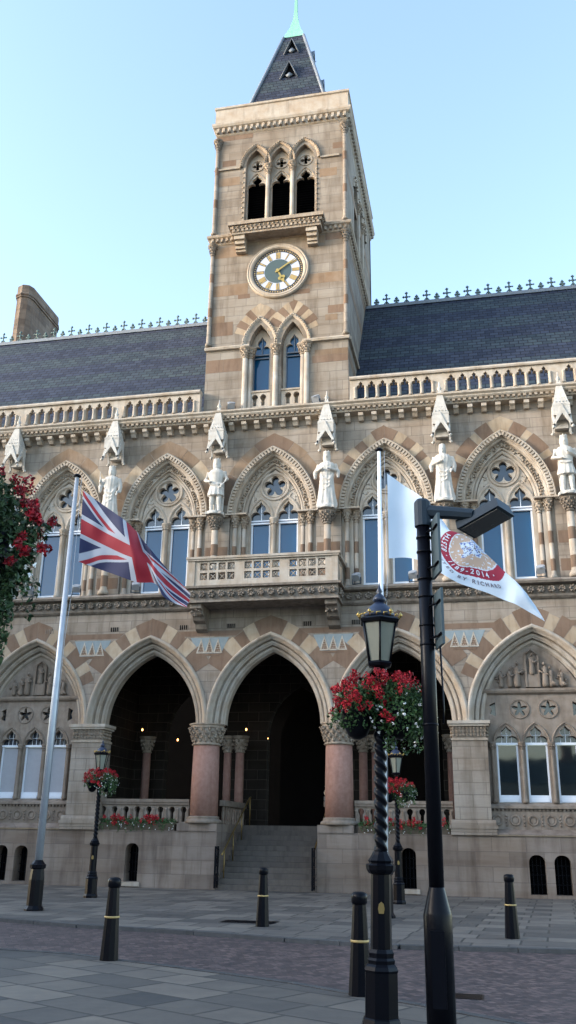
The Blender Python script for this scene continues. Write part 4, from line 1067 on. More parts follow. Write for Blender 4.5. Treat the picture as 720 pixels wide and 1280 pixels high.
# ================================================================== STATUES
def figure(kind, seed):
    r_ = random.Random(seed); mb = MB(); ph = r_.uniform(0, 6)
    if kind == 'robe':
        def rf(a, z): return (1 + .10 * (1 - min(z, 1.5) / 1.5) * sin(9 * a + ph + z * 2) + .05 * sin(15 * a - z * 3 + ph)) * (1 if True else 1)
        prof = [(.02, 0), (.27, .0), (.285, .06), (.25, .35), (.22, .7), (.205, .95), (.20, 1.1), (.235, 1.32), (.25, 1.45), (.20, 1.56), (.09, 1.62), (.02, 1.63)]
        mb.lathe([(r * 1.0, z) for r, z in prof], 48, rad_fn=rf)
        mb.v = [(x * 1.08, y * .78, z) for x, y, z in mb.v]
        # cloak folds draped across
        for k in range(3): mb.tube([(-.22, -.08, 1.30 - k * .2), (-.08, -.17, .98 - k * .2), (.1, -.17, .92 - k * .12), (.23, -.07, 1.2 - k * .06)], [.015, .03, .028, .015], 6)
    else:
        def rf(a, z): return 1 + .08 * sin(11 * a + ph) * (1 if z < 1.0 else .2)
        n0 = len(mb.v)
        mb.lathe([(.02, .62), (.26, .62), (.24, .75), (.19, 1.0), (.185, 1.08), (.225, 1.32), (.24, 1.45), (.19, 1.56), (.09, 1.62), (.02, 1.63)], 44, rad_fn=rf)
        mb.v = [(x * 1.05, y * .78, z) for x, y, z in mb.v]
        for s_ in (-1, 1):
            mb.tube([(s_ * .11, 0, .72), (s_ * .12, -.03, .45), (s_ * .13, .0, .1), (s_ * .13, 0, .03)], [.095, .08, .055, .05], 10)
            mb.tube([(s_ * .12, .0, .05), (s_ * .15, -.16, .04)], [.055, .04], 8)
        # cloak down the back
        mb.lathe([(.02, .1), (.24, .12), (.26, .6), (.25, 1.1), (.2, 1.5), (.02, 1.55)], 24, 0, .13, rad_fn=lambda a, z: (1 + .06 * sin(8 * a)) * (.9 if sin(a) > -.1 else .35))
        mb.tube([(-.19, -.14, 1.03), (0, -.17, 1.0), (.19, -.14, 1.03)], .03, 8)
    # neck, head, nose, hair, crown
    mb.tube([(0, 0, 1.5), (0, -.01, 1.72)], .06, 10)
    mb.lathe([(.01, 1.66), (.07, 1.68), (.095, 1.76), (.098, 1.82), (.085, 1.89), (.04, 1.93), (.01, 1.935)], 16, 0, -.015)
    mb.blob((0, -.115, 1.785), .016, .03, .03, 0, 0)
    hair = r_.uniform(.105, .13)
    mb.lathe([(.02, 1.62), (hair, 1.66), (hair + .012, 1.78), (hair, 1.88), (.03, 1.93)], 14, 0, .03)
    if kind != 'robe' or seed % 2: 
        mb.lathe([(.108, 1.87), (.112, 1.9), (.12, 1.97), (.1, 1.97)], 14, 0, 0)
        for q in range(7): mb.blob((.11 * cos(q * .9), .11 * sin(q * .9), 2.0), .02, .02, .035, 0, 0)
    else: mb.lathe([(.11, 1.86), (.1, 1.95), (.04, 1.99)], 14, 0, .0)
    # beard for some
    if seed in (1, 4): mb.blob((0, -.09, 1.70), .05, .04, .07, 0, 0)
    A = {1: [((-.25, 0, 1.5), (-.33, -.08, 1.22), (-.30, -.20, 1.42)), ((.25, 0, 1.5), (.33, .0, 1.2), (.28, -.12, .95))],
         2: [((-.25, 0, 1.5), (-.36, .02, 1.22), (-.20, -.18, 1.12)), ((.25, 0, 1.5), (.36, .0, 1.22), (.24, -.12, 1.0))],
         3: [((-.25, 0, 1.5), (-.36, -.02, 1.25), (-.14, -.24, 1.30)), ((.25, 0, 1.5), (.36, -.02, 1.25), (.12, -.24, 1.28))],
         4: [((-.25, 0, 1.5), (-.35, -.02, 1.24), (-.05, -.24, 1.30)), ((.25, 0, 1.5), (.34, 0, 1.2), (.26, -.14, 1.0))],
         5: [((-.25, 0, 1.5), (-.36, -.02, 1.22), (-.10, -.22, 1.15)), ((.25, 0, 1.5), (.36, -.02, 1.22), (.08, -.22, 1.35))]}[seed]
    for p in A:
        rr = (.085, .075, .05); mb.tube(p, rr, 10)
        if kind == 'robe': mb.tube([p[1], (p[1][0], p[1][1] - .02, p[1][2] - .25)], [.08, .045], 8)   # hanging sleeve
        h = Vector(p[2]); d = (Vector(p[2]) - Vector(p[1])).normalized()
        mb.blob(h + d * .05, .045, .045, .06, 0, 0)
        for f in range(4): mb.tube([h + d * .07 + Vector(((f - 1.5) * .018, 0, 0)), h + d * .13 + Vector(((f - 1.5) * .02, .01, -.02))], .011, 5)
    if seed == 2: mb.tube([(-.2, -.2, 1.14), (.34, -.14, .80)], [.02, .014], 6)
    if seed == 1: mb.tube([(-.31, -.22, 1.30), (-.33, -.2, 1.75)], .02, 6)
    mb.lathe([(.30, -.08), (.30, .03)], 20)
    return mb
ST_ = [(-1.5, 'robe', 1, 'white statue of a robed crowned king with sceptre, just above the British flag'),
       (-.5, 'tunic', 2, 'white statue of a crowned man in short tunic, left of the window over the balcony'),
       (.5, 'robe', 3, 'white statue of a robed woman, hands at chest, right of the window over the balcony'),
       (1.5, 'robe', 4, 'white statue of a robed figure, one arm across the chest, above the grey street light'),
       (2.5, 'tunic', 5, 'white statue of a crowned man in tunic and cloak, rightmost of the statues'),
       (-2.5, 'robe', 1, None)]
for j, kind, sd, lab in ST_:
    if lab is None: continue
    x = j * SU
    e = empty('statue', (x, -.10, 12.44), lab, 'statue', 'stone statues between the first floor windows')
    b_ = remesh(figure(kind, sd), .022, 'figure', 'white', e, None, 1); b_.scale = (1.13, 1.05, 1.06)
    mb = MB(); mb.box(-.29, .29, -.26, .26, -.085, -.002); mb.build('plinth', 'white', e)

#@@PART2
# ================================================================== FLOODLIGHTS
def floodlight(loc, lab, rz=0, sc=1.0, grp='floodlights on the first floor ledge'):
    e = empty('floodlight', loc, lab, 'floodlight', grp, rz); e.scale = (sc,) * 3
    mb = MB(); mb.box(-.13, .13, -.02, .02, 0, .02); mb.box(-.14, -.12, -.02, .02, 0, .2); mb.box(.12, .14, -.02, .02, 0, .2); mb.build('bracket', 'slgrey', e)
    mb = MB(); q = Matrix.Rotation(rad(35), 3, 'X')
    hb = MB(); hb.taper(0, 0, -.09, .09, .11, .06, .115, .10); hb.lathe([(.12, .09), (.125, .12), (.1, .125)], 12)
    mb.add([tuple(q @ Vector(p) + Vector((0, 0, .2))) for p in hb.v], hb.f); mb.build('housing', 'steel', e)
FLD = [(-8.92, 'grey floodlight on the ledge, left of the silver flagpole beside the trailing flower basket'), (-7.08, 'grey floodlight on the ledge just right of the tall silver flagpole'),
       (-4.83, 'grey floodlight on the ledge just left of the hanging corner of the British flag'), (3.05, 'grey floodlight on the ledge at the right end of the balcony'),
       (4.95, 'grey floodlight on the ledge right of the white flag pole'), (9.07, 'grey floodlight on the ledge above the trailing tip of the white flag')]
for x, lab in FLD: floodlight((x, -.08, 9.63), lab, rad(12) if x < 0 else rad(-15), 1.15)
floodlight((-1.64, .1, 16.53), 'dark floodlight at the foot of the clock tower, left of its paired windows', .3, 1.2, 'floodlights at the foot of the clock tower')
floodlight((1.60, .1, 16.53), 'dark floodlight at the foot of the clock tower, right of its paired windows', -.3, 1.2, 'floodlights at the foot of the clock tower')

# ================================================================== FLOWERS
def leafy(mb, pts, size, cup=.3, mi=0):
    for p in pts:
        s_ = size * random.uniform(.6, 1.3); d = Vector((random.gauss(0, 1), random.gauss(0, 1), random.gauss(0, .8))).normalized()
        e1 = d.orthogonal().normalized(); e1 = (Matrix.Rotation(random.uniform(0, 6.3), 3, d) @ e1); e2 = d.cross(e1); p = Vector(p)
        vs = [p - e1 * s_, p - e1 * s_ * .2 + e2 * s_ * .6 + d * s_ * cup, p + e1 * s_, p - e1 * s_ * .2 - e2 * s_ * .6 + d * s_ * cup]
        mb.add(vs, [(0, 1, 2), (0, 2, 3)], mi, False, random.random())
def shell(c, rx, ry, rz, n, lo=.6, up=-1.0, rnd=random):
    out = []
    while len(out) < n:
        d = Vector((rnd.gauss(0, 1), rnd.gauss(0, 1), rnd.gauss(0, 1))).normalized()
        if d.z < up: continue
        r_ = rnd.uniform(lo, 1.0); k = 1 + .22 * noise.noise(Vector(d) * 2.4 + Vector(c))
        out.append((c[0] + d.x * rx * r_ * k, c[1] + d.y * ry * r_ * k, c[2] + d.z * rz * r_ * k))
    return out
def cluster(mb, c, R, n, size, mi=0):
    for _ in range(n):
        d = Vector((random.gauss(0, 1), random.gauss(0, 1), random.gauss(0, 1))).normalized()
        leafy(mb, [Vector(c) + d * R * random.uniform(.5, 1)], size, .25, mi)
def strand(mb, p, L, dx, size, step=.025, sway=.03):
    x, y, z = p; n = int(L / step)
    for i in range(n):
        x += dx * step + random.uniform(-1, 1) * sway * .35; y += random.uniform(-1, 1) * sway * .3; z -= step
        leafy(mb, [(x + random.uniform(-1, 1) * sway, y + random.uniform(-1, 1) * sway, z) for _ in range(2)], size)

def basket(loc, lab, R=.5, sc=1.0, nleaf=1900, dark=False, grp=None, seed=1, rz=0, post=None):
    random.seed(seed)
    e = empty('hanging_basket', loc, lab, 'flower basket', grp, rz)
    for sx in (-1, 1):
        mb = MB(); mb.lathe([(.03, -.30), (.09, -.27), (.14, -.17), (.17, -.05), (.18, .02), (.15, .02)], 14, sx * .21, 0)
        mb.build('basket', 'iron', e)
    mb = MB(); mb.tube([(-.42, 0, -.02), (.42, 0, -.02)], .014, 6); mb.lathe([(.085, -.05), (.085, .03)], 12)
    mb.build('bracket', 'iron', e)
    mb = MB()
    leafy(mb, shell((-.2, 0, .02), .27, .28, .27, int(nleaf * .4), .45), .022)
    leafy(mb, shell((.25, 0, .0), .32, .31, .30, int(nleaf * .7), .45), .021)
    leafy(mb, shell((0, 0, .12), .28, .25, .2, int(nleaf * .2), .3), .022)
    for i in range(16): strand(mb, (random.uniform(.02, .52), random.uniform(-.25, .2), -.12), random.uniform(.12, .34), 0, .022)
    for i in range(7): strand(mb, (random.uniform(-.5, -.2), random.uniform(-.25, .2), -.02), random.uniform(.08, .16), 0, .024)
    mb.build('foliage', 'leaf', e)
    mb = MB()
    for c in shell((-.17, -.03, .06), .31, .31, .27, 74, .85, -.35): cluster(mb, c, .046, 30, .016)
    for c in shell((.20, 0, .12), .32, .31, .23, 36, .85, .05): cluster(mb, c, .046, 30, .016)
    for c in ((-.40, -.05, .0), (.02, -.2, .34), (.08, -.27, -.07), (.14, -.26, -.12), (-.05, -.12, .28)): cluster(mb, c, .05, 26, .020)
    mb.build('red_flowers', 'darkred' if dark else 'red', e)
    mb = MB()
    for c in shell((.26, -.02, -.08), .32, .31, .34, 75, .9, -1): cluster(mb, c, .013, 5, .013)
    mb.build('white_flowers', 'wpetal', e)
    e.scale = (sc, sc, sc); random.seed(seed + 100); return e

# ================================================================== LAMP POSTS
def lamp_post():
    e = empty('lamp_post')
    oc = lambda prof: MB().lathe(prof, 8, 0, 0, 0, False, pi / 8)
    b_ = oc([(.185, 0), (.185, .05), (.17, .09), (.158, .10), (.155, .46), (.163, .48), (.15, .51), (.128, .53), (.132, .56), (.118, .58), (.122, .62), (.105, .65)]).build('base', 'iron', e)
    MB().lathe([(.098, .65), (.092, 1.28), (.115, 1.29), (.135, 1.32), (.14, 1.36), (.11, 1.38), (.12, 1.40), (.085, 1.45), (.07, 1.48)], 10, 0, 0, 0, False).build('lower_shaft', 'iron', e)
    mb = MB(); mb.lathe([(.056, 1.48 + i * .0125) for i in range(118)], 20, rad_fn=lambda a, z: 1 + .17 * sin(2 * a + z * 2 * pi / .105)); mb.build('twisted_shaft', 'iron', e)
    mb = MB(); mb.lathe([(.06, 2.94), (.075, 2.97), (.055, 3.0), (.035, 3.05), (.035, 3.16), (.06, 3.18), (.045, 3.2), (.045, 3.22)], 12)
    mb.tube([(-.2, 0, 3.1), (.2, 0, 3.1)], .014, 6); mb.blob((-.2, 0, 3.1), .02, .02, .02); mb.blob((.2, 0, 3.1), .02, .02, .02)
    mb.build('neck', 'iron', e)
    mb = MB(); mb.plate([(-.022, .95), (.022, .95), (.03, .99), (.022, 1.03), (0, 1.05), (-.022, 1.03), (-.03, .99)], [], -.108, -.090); mb.build('crest_plate', 'brass', e)
    # lantern
    n = 6; rt, rb, zt, zb = .185, .115, 3.66, 3.25
    mb = MB(); mb.lathe([(.05, 3.20), (.12, 3.22), (.135, 3.25), (.12, 3.27)], n, 0, 0, 0, False, pi / 6)
    for i in range(n):
        a = pi / 6 + i * pi / 3; mb.tube([(rb * cos(a), rb * sin(a), zb), (rt * cos(a), rt * sin(a), zt)], .011, 5)
    mb.lathe([(.18, 3.65), (.215, 3.66), (.225, 3.69), (.20, 3.71), (.17, 3.72)], n, 0, 0, 0, False, pi / 6)
    LN = mb.build('lantern', 'iron', e)
    mb = MB(); mb.lathe([(.11, 3.27), (.178, 3.65)], n, 0, 0, 0, False, pi / 6, cap=False); mb.build('glass', 'lampglass', LN)
    mb = MB(); mb.lathe([(.165, 3.72), (.15, 3.77), (.11, 3.83), (.06, 3.87), (.045, 3.885)], 14); mb.lathe([(.045, 3.885), (.07, 3.90), (.065, 3.93), (.04, 3.96), (.02, 3.98), (.035, 4.0), (.012, 4.04), (.004, 4.09)], 10)
    mb.build('dome', 'dome', LN)
    mb = MB()
    for i in range(18):
        a = i * 2 * pi / 18; mb.tube([(.2 * cos(a), .2 * sin(a), 3.71), (.215 * cos(a), .215 * sin(a), 3.735), (.2 * cos(a + .2), .2 * sin(a + .2), 3.745)], .008, 5)
        if i % 3 == 0:
            mb.blob((.215 * cos(a), .215 * sin(a), 3.755), .022, .022, .035, 0, 0)
    mb.build('gilded_crown', 'gold', LN)
    mb = MB(); mb.lathe([(.02, 3.3), (.02, 3.40), (.045, 3.46), (.04, 3.52), (.01, 3.54)], 10); mb.build('bulb_holder', 'white', LN)
    return e
LP = lamp_post(); LP.location = (5.895, -20.334, 0); LP.rotation_euler = (0, rad(.8), rad(8))
tag(LP, 'nearest black twisted lamp post with gilded lantern crown, left of the plain street light', 'lamp post', 'black twisted lamp posts with lanterns')
for loc, lab, sc in (((-3.48, -5.04, 0), 'small distant black twisted lamp post between silver flagpole and leftmost bollard', 1.0),
                     ((4.57, -3.93, 0), 'small distant black twisted lamp post partly hidden behind the nearest lamp post', 1.0),
                     ((3.40, -24.45, 0), 'lamp post at the left photo edge, only a corner of its lantern showing', 1.37)):
    c_ = copy_tree(LP); c_.location = loc; c_.rotation_euler = (0, 0, rad(8)); c_.scale = (sc, sc, sc); c_['label'] = lab
g_ = 'hanging flower baskets on the lamp posts'
basket((5.92, -20.36, 2.80), 'big basket of bright red flowers and trailing white blooms on the nearest lamp post', grp=g_, seed=3, nleaf=3800, sc=.98)
basket((-3.46, -5.10, 2.95), 'small red and white flower basket on the distant lamp post before the left pier', grp=g_, seed=5, nleaf=1500, sc=.95)
basket((4.58, -3.99, 2.78), 'small red flower basket on the distant lamp post before the right arcade opening', grp=g_, seed=6, nleaf=1500, sc=.95)
# close basket cut by the left edge of the photo
random.seed(11)
e = empty('hanging_basket', (3.78, -24.45, 3.35), 'large dark basket of deep red flowers and long green trails at the left edge', 'flower basket', g_)
mb = MB(); mb.lathe([(.05, -.42), (.2, -.38), (.3, -.2), (.33, 0), (.3, 0)], 16); mb.build('basket', 'iron', e)
mb = MB(); mb.tube([(-.28, 0, 0), (.34, 0, 0)], .02, 6); mb.build('bracket', 'iron', e)
mb = MB(); leafy(mb, shell((0, 0, -.02), .44, .42, .5, 7500, .5), .024); 
for i in range(26): strand(mb, (random.uniform(-.1, .42), random.uniform(-.3, .2), -.2), random.uniform(.2, .34), 0, .02)
[strand(mb, (.36, -.1, -.2), .62, .0, .022, .016, .016) for _ in range(3)]; strand(mb, (.30, -.05, -.2), .5, .0, .022, .018, .015); strand(mb, (.25, -.1, -.2), .36, .0, .02, .02, .015)
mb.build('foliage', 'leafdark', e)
mb = MB()
for c in shell((.03, 0, .08), .42, .42, .46, 52, .92, .1): cluster(mb, c, .040, 40, .014)
for c in ((.40, -.1, .20), (.45, -.1, .12), (.49, -.12, .10), (.52, -.12, .06), (.43, -.15, -.09), (.47, -.14, -.14), (.56, -.13, -.12), (.60, -.13, -.13), (.38, -.15, -.20), (.42, -.12, -.03)): cluster(mb, c, .035, 26, .02)
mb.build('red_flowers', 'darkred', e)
mb = MB()
for c in shell((0, 0, -.05), .44, .42, .48, 60, .95, -1): cluster(mb, c, .014, 5, .013)
for c in ((.52, -.1, -.22), (.50, -.1, -.27)): cluster(mb, c, .014, 6, .016)
mb.build('white_flowers', 'wpetal', e)
mb = MB(); mb.tube([(.3, -.1, .0), (.45, -.12, -.08), (.6, -.13, -.13)], .005, 5); mb.tube([(.3, -.1, .0), (.40, -.12, -.12), (.5, -.1, -.22)], .005, 5); mb.build('stem', 'leaf', e)

# planters on the plinth
for x0, x1, lab, sd in ((-5.55, -2.95, 'long box of red flowers below the balustrade left of the entrance steps', 21), (3.0, 5.8, 'long box of red flowers below the balustrade right of the entrance steps', 22)):
    random.seed(sd); cx = (x0 + x1) / 2
    e = empty('flower_box', (cx, .14, 1.724), lab, 'window box', 'flower boxes below the arcade balustrades'); h = (x1 - x0) / 2
    mb = MB(); mb.box(-h, h, -.13, .13, 0, .02); mb.box(-h, h, -.14, -.11, 0, .22); mb.box(-h, h, .11, .14, 0, .22); mb.box(-h, -h + .03, -.108, .108, .021, .22); mb.box(h - .03, h, -.108, .108, .021, .22); mb.box(-h + .04, h - .04, -.1, .1, .03, .18)
    mb.build('trough', 'terracotta', e)
    mb = MB()
    for i in range(13):
        t = -h + (i + .5) * 2 * h / 13; leafy(mb, shell((t, -.06, .24), .16, .18, random.uniform(.12, .2), 190, .3), .026)
    for i in range(24): strand(mb, (random.uniform(-h, h), -.17, .2), random.uniform(.08, .3), 0, .02)
    mb.build('foliage', 'leaf', e)
    mb = MB()
    for i in range(52):
        t = random.choice([-.55, .35]) * h + random.gauss(0, .24) if sd == 21 else random.uniform(-.95, .95) * h * (1 if i % 3 else .4)
        cluster(mb, (t, -.1 + random.uniform(-.12, .1), .3 + random.uniform(-.12, .16)), .065, 26, .026)
    mb.build('red_flowers', 'red', e)
    mb = MB()
    for i in range(26): cluster(mb, (random.uniform(-h, h), -.2, .15 + random.uniform(-.15, .12)), .018, 5, .016)
    mb.build('white_flowers', 'wpetal', e)
random.seed(5)

# ================================================================== BOLLARDS
bo = empty('bollard', (1.83, -16.70, 0), 'black bollard with gold ring at the near kerb, leftmost of the bollards', 'bollard', 'black iron bollards along the kerbs')
mb = MB(); mb.lathe([(.128, 0), (.125, .05), (.076, .90), (.074, .92)], 10, 0, 0, 0, False); mb.build('post', 'iron', bo)
mb = MB(); mb.lathe([(.076, .90), (.090, .92), (.092, .98), (.086, 1.01), (.06, 1.03), (.02, 1.035)], 12); mb.build('cap', 'iron', bo)
mb = MB(); mb.lathe([(.101, .52), (.1065, .523), (.1065, .543), (.100, .546)], 12); mb.build('ring', 'dialgold', bo)
for loc, lab, rz in (((2.66, -11.24, 0), 'black bollard on the far pavement straight before the entrance steps', .3),
                 ((5.47, -18.54, 0), 'black bollard at the near kerb close beside the nearest twisted lamp post', .9), ((7.23, -11.78, 0), 'black bollard on the far pavement, rightmost of the bollards', .6)):
    c_ = copy_tree(bo); c_.location = loc; c_.rotation_euler = (0, 0, rz); c_['label'] = lab
    if loc[0] > 7: c_['label'] = 'black bollard on the far pavement, rightmost of the bollards'

# ================================================================== STREET LIGHT
e = empty('street_light', (6.44, -20.63, 0), 'modern street light, plain black column with thick base and flat tilted grey head', 'street light')
MB().lathe([(.126, 0), (.126, .97), (.120, .99), (.070, 1.19), (.068, 1.195)], 20, sm=True).build('base', 'iron', e)
mb = MB(); mb.box(-.06, .06, -.135, -.11, .25, .85); mb.build('access_door', 'iron', e)
mb = MB(); mb.lathe([(.068, 1.19), (.070, 3.0), (.066, 4.60)], 16); 
for z in (3.36, 3.55, 3.84, 4.02, 4.3, 4.45, 2.6): mb.lathe([(.075, z), (.075, z + .02)], 14)
mb.build('column', 'iron', e)
mb = MB(); mb.lathe([(.085, 4.58), (.085, 4.84), (.06, 4.87)], 12, sm=False); mb.tube([(.06, 0, 4.735), (.30, -.03, 4.70), (.50, -.06, 4.66)], [.075, .065, .06], 8, 0, False); mb.build('arm', 'slgrey', e)
a_ = Vector((.36, -.175, .134)).normalized(); b_ = Vector((.17, .35, 0)).normalized(); n_ = a_.cross(b_).normalized()
if n_.z < 0: n_ = -n_
c0_ = Vector((.62, .03, 4.62))
def hb_(mb, la0, la1, lb, t0, t1, shr=1.0):
    vs = [c0_ + a_ * x + b_ * y * k + n_ * t for t, k in ((t0, 1), (t1, shr)) for x, y in ((la0, -lb), (la1, -lb), (la1, lb), (la0, lb))]
    mb.add(vs, [(0, 3, 2, 1), (4, 5, 6, 7)] + [(i, (i + 1) % 4, (i + 1) % 4 + 4, i + 4) for i in range(4)])
mb = MB(); hb_(mb, -.24, .24, .19, -.02, .09, .8); H_ = mb.build('lamp_head', 'slgrey', e)
mb = MB(); hb_(mb, -.21, .21, .165, -.036, -.022); mb.build('lamp_glass', 'lampshade', H_)
for z0, z1 in ((4.02, 4.62), (3.32, 3.86)):
    d = Vector((.085, -.30, 0)); nn = Vector((d.y, -d.x, 0)).normalized() * .012; s0_ = Vector((.085, 0, 0)); vs = []
    for z in (z0, z1):
        for q, sgn in ((s0_, -1), (s0_ + d, -1), (s0_ + d, 1), (s0_, 1)): vs.append(q + nn * sgn + Vector((0, 0, z)))
    SN = MB().add(vs, [(0, 3, 2, 1), (4, 5, 6, 7)] + [(i, (i + 1) % 4, (i + 1) % 4 + 4, i + 4) for i in range(4)]).build('road_sign_panel', 'signback', e)
    mb = MB()
    for zz in (z0 + .1, z1 - .12):
        mb.tube([(0, 0, zz), tuple(s0_ + d * .5 + nn * 2 + Vector((0, 0, zz))), tuple(s0_ + d * .98 + nn * 2 + Vector((0, 0, zz)))], .012, 5)
    mb.build('mounting_rail', 'iron', SN)
mb = MB(); mb.tube([(.12, .0, 3.4), (.13, 0, 2.75), (.12, 0, 2.62)], .01, 5); mb.build('cable', 'iron', e)

# ================================================================== FLAGPOLES AND FLAGS
def flagpole(loc, H, r0, r1, lab, lean, m_, cat='flagpole'):
    e = empty('flagpole', loc, lab, cat, None)
    MB().lathe([(.215, 0), (.215, .03), (.17, .10), (.165, .62), (.14, .84), (.175, .86), (.18, .93), (.15, .95), (.11, 1.0), (.07, 1.05)], 10, 0, 0, 0, False).build('base', 'iron', e)
    MB().lathe([(r0, 1.0), (r0 * .96, H * .4), (r1, H - .05)], 16).build('pole', m_, e)
    MB().lathe([(.04, H - .06), (.10, H - .03), (.10, H + .0), (.05, H + .04), (.02, H + .05)], 14).build('truck', 'iron', e)
    mb = MB(); mb.tube([(.13, -.01, H - .05), (.16, 0, H * .7), (.10, 0, 6.0), (.085, 0, 1.6)], .006, 4); mb.build('halyard', 'steel', e)
    mb = MB(); mb.tube([(.05, 0, 6.9), (.11, -.02, 6.95), (.18, 0, 7.1), (.12, 0, 6.88)], .008, 4); mb.build('cleat', 'iron', e)
    e.rotation_euler = (0, rad(lean), 0); return e
flagpole((-2.88, -9.48, 0), 10.22, .085, .05, 'tall silver flagpole on a black base, flying the British flag', 0, 'steel')
flagpole((4.675, -8.317, 0), 10.88, .075, .045, 'pale flagpole rising behind the nearest lamp post, flying the white flag', .35, 'frame')
UJ = [[0, [-2.622, -9.48, 7.915], [-2.64, -9.48, 8.526], [-2.66, -9.48, 9.168], [-2.679, -9.48, 9.804]], [0.25, [-2.0, -9.26, 7.704], [-2.004, -9.328, 8.229], [-1.987, -9.446, 8.76], [-2.03, -9.431, 9.328]], [0.45, [-1.051, -9.537, 7.324], [-1.121, -9.657, 7.789], [-1.245, -9.659, 8.312], [-1.418, -9.54, 8.873]], [0.55, [-0.626, -9.416, 7.299], [-0.779, -9.5, 7.712], [-1.0, -9.43, 8.193], [-1.238, -9.315, 8.687]], [0.7, [-0.293, -9.717, 6.912], [-0.437, -9.699, 7.309], [-0.629, -9.574, 7.759], [-0.786, -9.536, 8.179]], [0.85, [-0.135, -9.523, 6.8], [-0.215, -9.416, 7.088], [-0.29, -9.33, 7.384], [-0.309, -9.398, 7.631]], [1, [0.3, -9.608, 6.609], [0.281, -9.494, 6.752], [0.308, -9.512, 6.865], [0.368, -9.634, 6.947]]]
WF = [[0, [4.925, -8.32, 7.989], [4.928, -8.32, 8.541], [4.93, -8.32, 9.08], [4.933, -8.32, 9.651], [4.935, -8.32, 10.209]], [0.12, [5.343, -8.22, 8.02], [5.336, -8.2, 8.517], [5.328, -8.17, 9.005], [5.324, -8.2, 9.479], [5.319, -8.22, 9.921]], [0.24, [5.767, -8.32, 7.849], [5.762, -8.29, 8.282], [5.756, -8.27, 8.719], [5.753, -8.29, 9.148], [5.73, -8.32, 9.558]], [0.325, [6.176, -8.42, 7.524], [6.173, -8.44, 7.875], [6.187, -8.42, 8.22], [6.164, -8.39, 8.636], [6.142, -8.37, 9.055]], [0.42, [6.539, -8.4, 7.299], [6.557, -8.42, 7.665], [6.593, -8.42, 8.04], [6.578, -8.37, 8.539], [6.618, -8.17, 8.318]], [0.5, [6.901, -8.32, 7.169], [6.929, -8.37, 7.683], [6.955, -8.37, 8.177], [6.926, -8.27, 8.371], [6.981, -8.12, 8.012]], [0.58, [7.243, -8.24, 7.041], [7.251, -8.3, 7.492], [7.26, -8.32, 7.959], [7.305, -8.17, 7.783], [7.333, -8.07, 7.612]], [0.675, [7.581, -8.22, 6.879], [7.582, -8.27, 7.194], [7.623, -8.32, 7.548], [7.673, -8.17, 7.432], [7.721, -8.07, 7.3]], [0.8, [7.894, -8.32, 6.71], [7.893, -8.38, 6.98], [7.927, -8.37, 7.211], [7.96, -8.22, 7.096], [7.992, -8.12, 6.985]], [1, [8.461, -8.22, 6.337], [8.382, -8.27, 6.497], [8.258, -8.27, 6.747], [8.293, -8.17, 6.675], [8.325, -8.12, 6.591]]]
def cr(P, ts, t):         # cubic Hermite through points at uneven parameters
    n = len(ts); i = 0
    while i < n - 2 and t > ts[i + 1]: i += 1
    h = ts[i + 1] - ts[i]; s_ = (t - ts[i]) / h
    def tan(j):
        if j == 0: return (P[1] - P[0]) / (ts[1] - ts[0])
        if j == n - 1: return (P[-1] - P[-2]) / (ts[-1] - ts[-2])
        return (P[j + 1] - P[j - 1]) / (ts[j + 1] - ts[j - 1])
    m0, m1 = tan(i) * h, tan(i + 1) * h
    return P[i] * (2 * s_ ** 3 - 3 * s_ ** 2 + 1) + m0 * (s_ ** 3 - 2 * s_ ** 2 + s_) + P[i + 1] * (-2 * s_ ** 3 + 3 * s_ ** 2) + m1 * (s_ ** 3 - s_ ** 2)
def surf(G_, amp=.0):
    us = [r_[0] for r_ in G_]; n = len(G_[0]) - 1; vs_ = [i / (n - 1) for i in range(n)]; cols = [[Vector(p) for p in r_[1:]] for r_ in G_]; cache = {}
    def f(u, v):
        k = round(u, 5)
        if k not in cache: cache[k] = [cr([c[j] for c in cols], us, u) for j in range(n)]
        p = cr(cache[k], vs_, v)
        return p + Vector((0, amp * sin(17 * u + 5 * v) * min(1, u * 6) + amp * .5 * sin(31 * u - 9 * v) * min(1, u * 4), 0))
    return f
def flag(name, f, nu, nv, pat, mats, parent):
    mb = MB()
    vs = [tuple(f(i / nu, j / nv)) for j in range(nv + 1) for i in range(nu + 1)]
    mb.v = vs
    for j in range(nv):
        for i in range(nu):
            a = j * (nu + 1) + i; mb.f.append([a, a + 1, a + nu + 2, a + nu + 1]); mb.mi.append(pat((i + .5) / nu, (j + .5) / nv)); mb.sm.append(True); mb.rn.append(0)
    return mb.build(name, mats, parent)
def union(u, v):          # 60 x 30 layout
    x, y = u * 60, v * 30
    if abs(x - 30) < 3 or abs(y - 15) < 3: return 1
    if abs(x - 30) < 5 or abs(y - 15) < 5: return 2
    L_ = sqrt(5); d1 = (x - 2 * y) / L_; d2 = (x - 60 + 2 * y) / L_
    left = x < 30
    if abs(d1) < 3 or abs(d2) < 3:
        # counterchanged red: narrow band on one side of each diagonal
        if abs(d1) < 3:
            s_ = d1 if left else -d1
            if 0 < s_ < 2: return 1
        if abs(d2) < 3:
            s_ = d2 if left else -d2
            if -2 < (-s_ if False else s_) < 0: return 1
        return 2
    return 0
e = empty('flag', (-2.66, -9.48, 7.9), 'red, white and navy British flag blowing from the silver flagpole', 'flag')
def rebase(o, e): 
    o.data.transform(Matrix.Translation(-e.location)); o.parent = e
o = flag('flag_cloth', surf(UJ, .035), 220, 110, union, ['fblue', 'fred', 'fwhite'], None); rebase(o, e)
fw = surf(WF, .02)
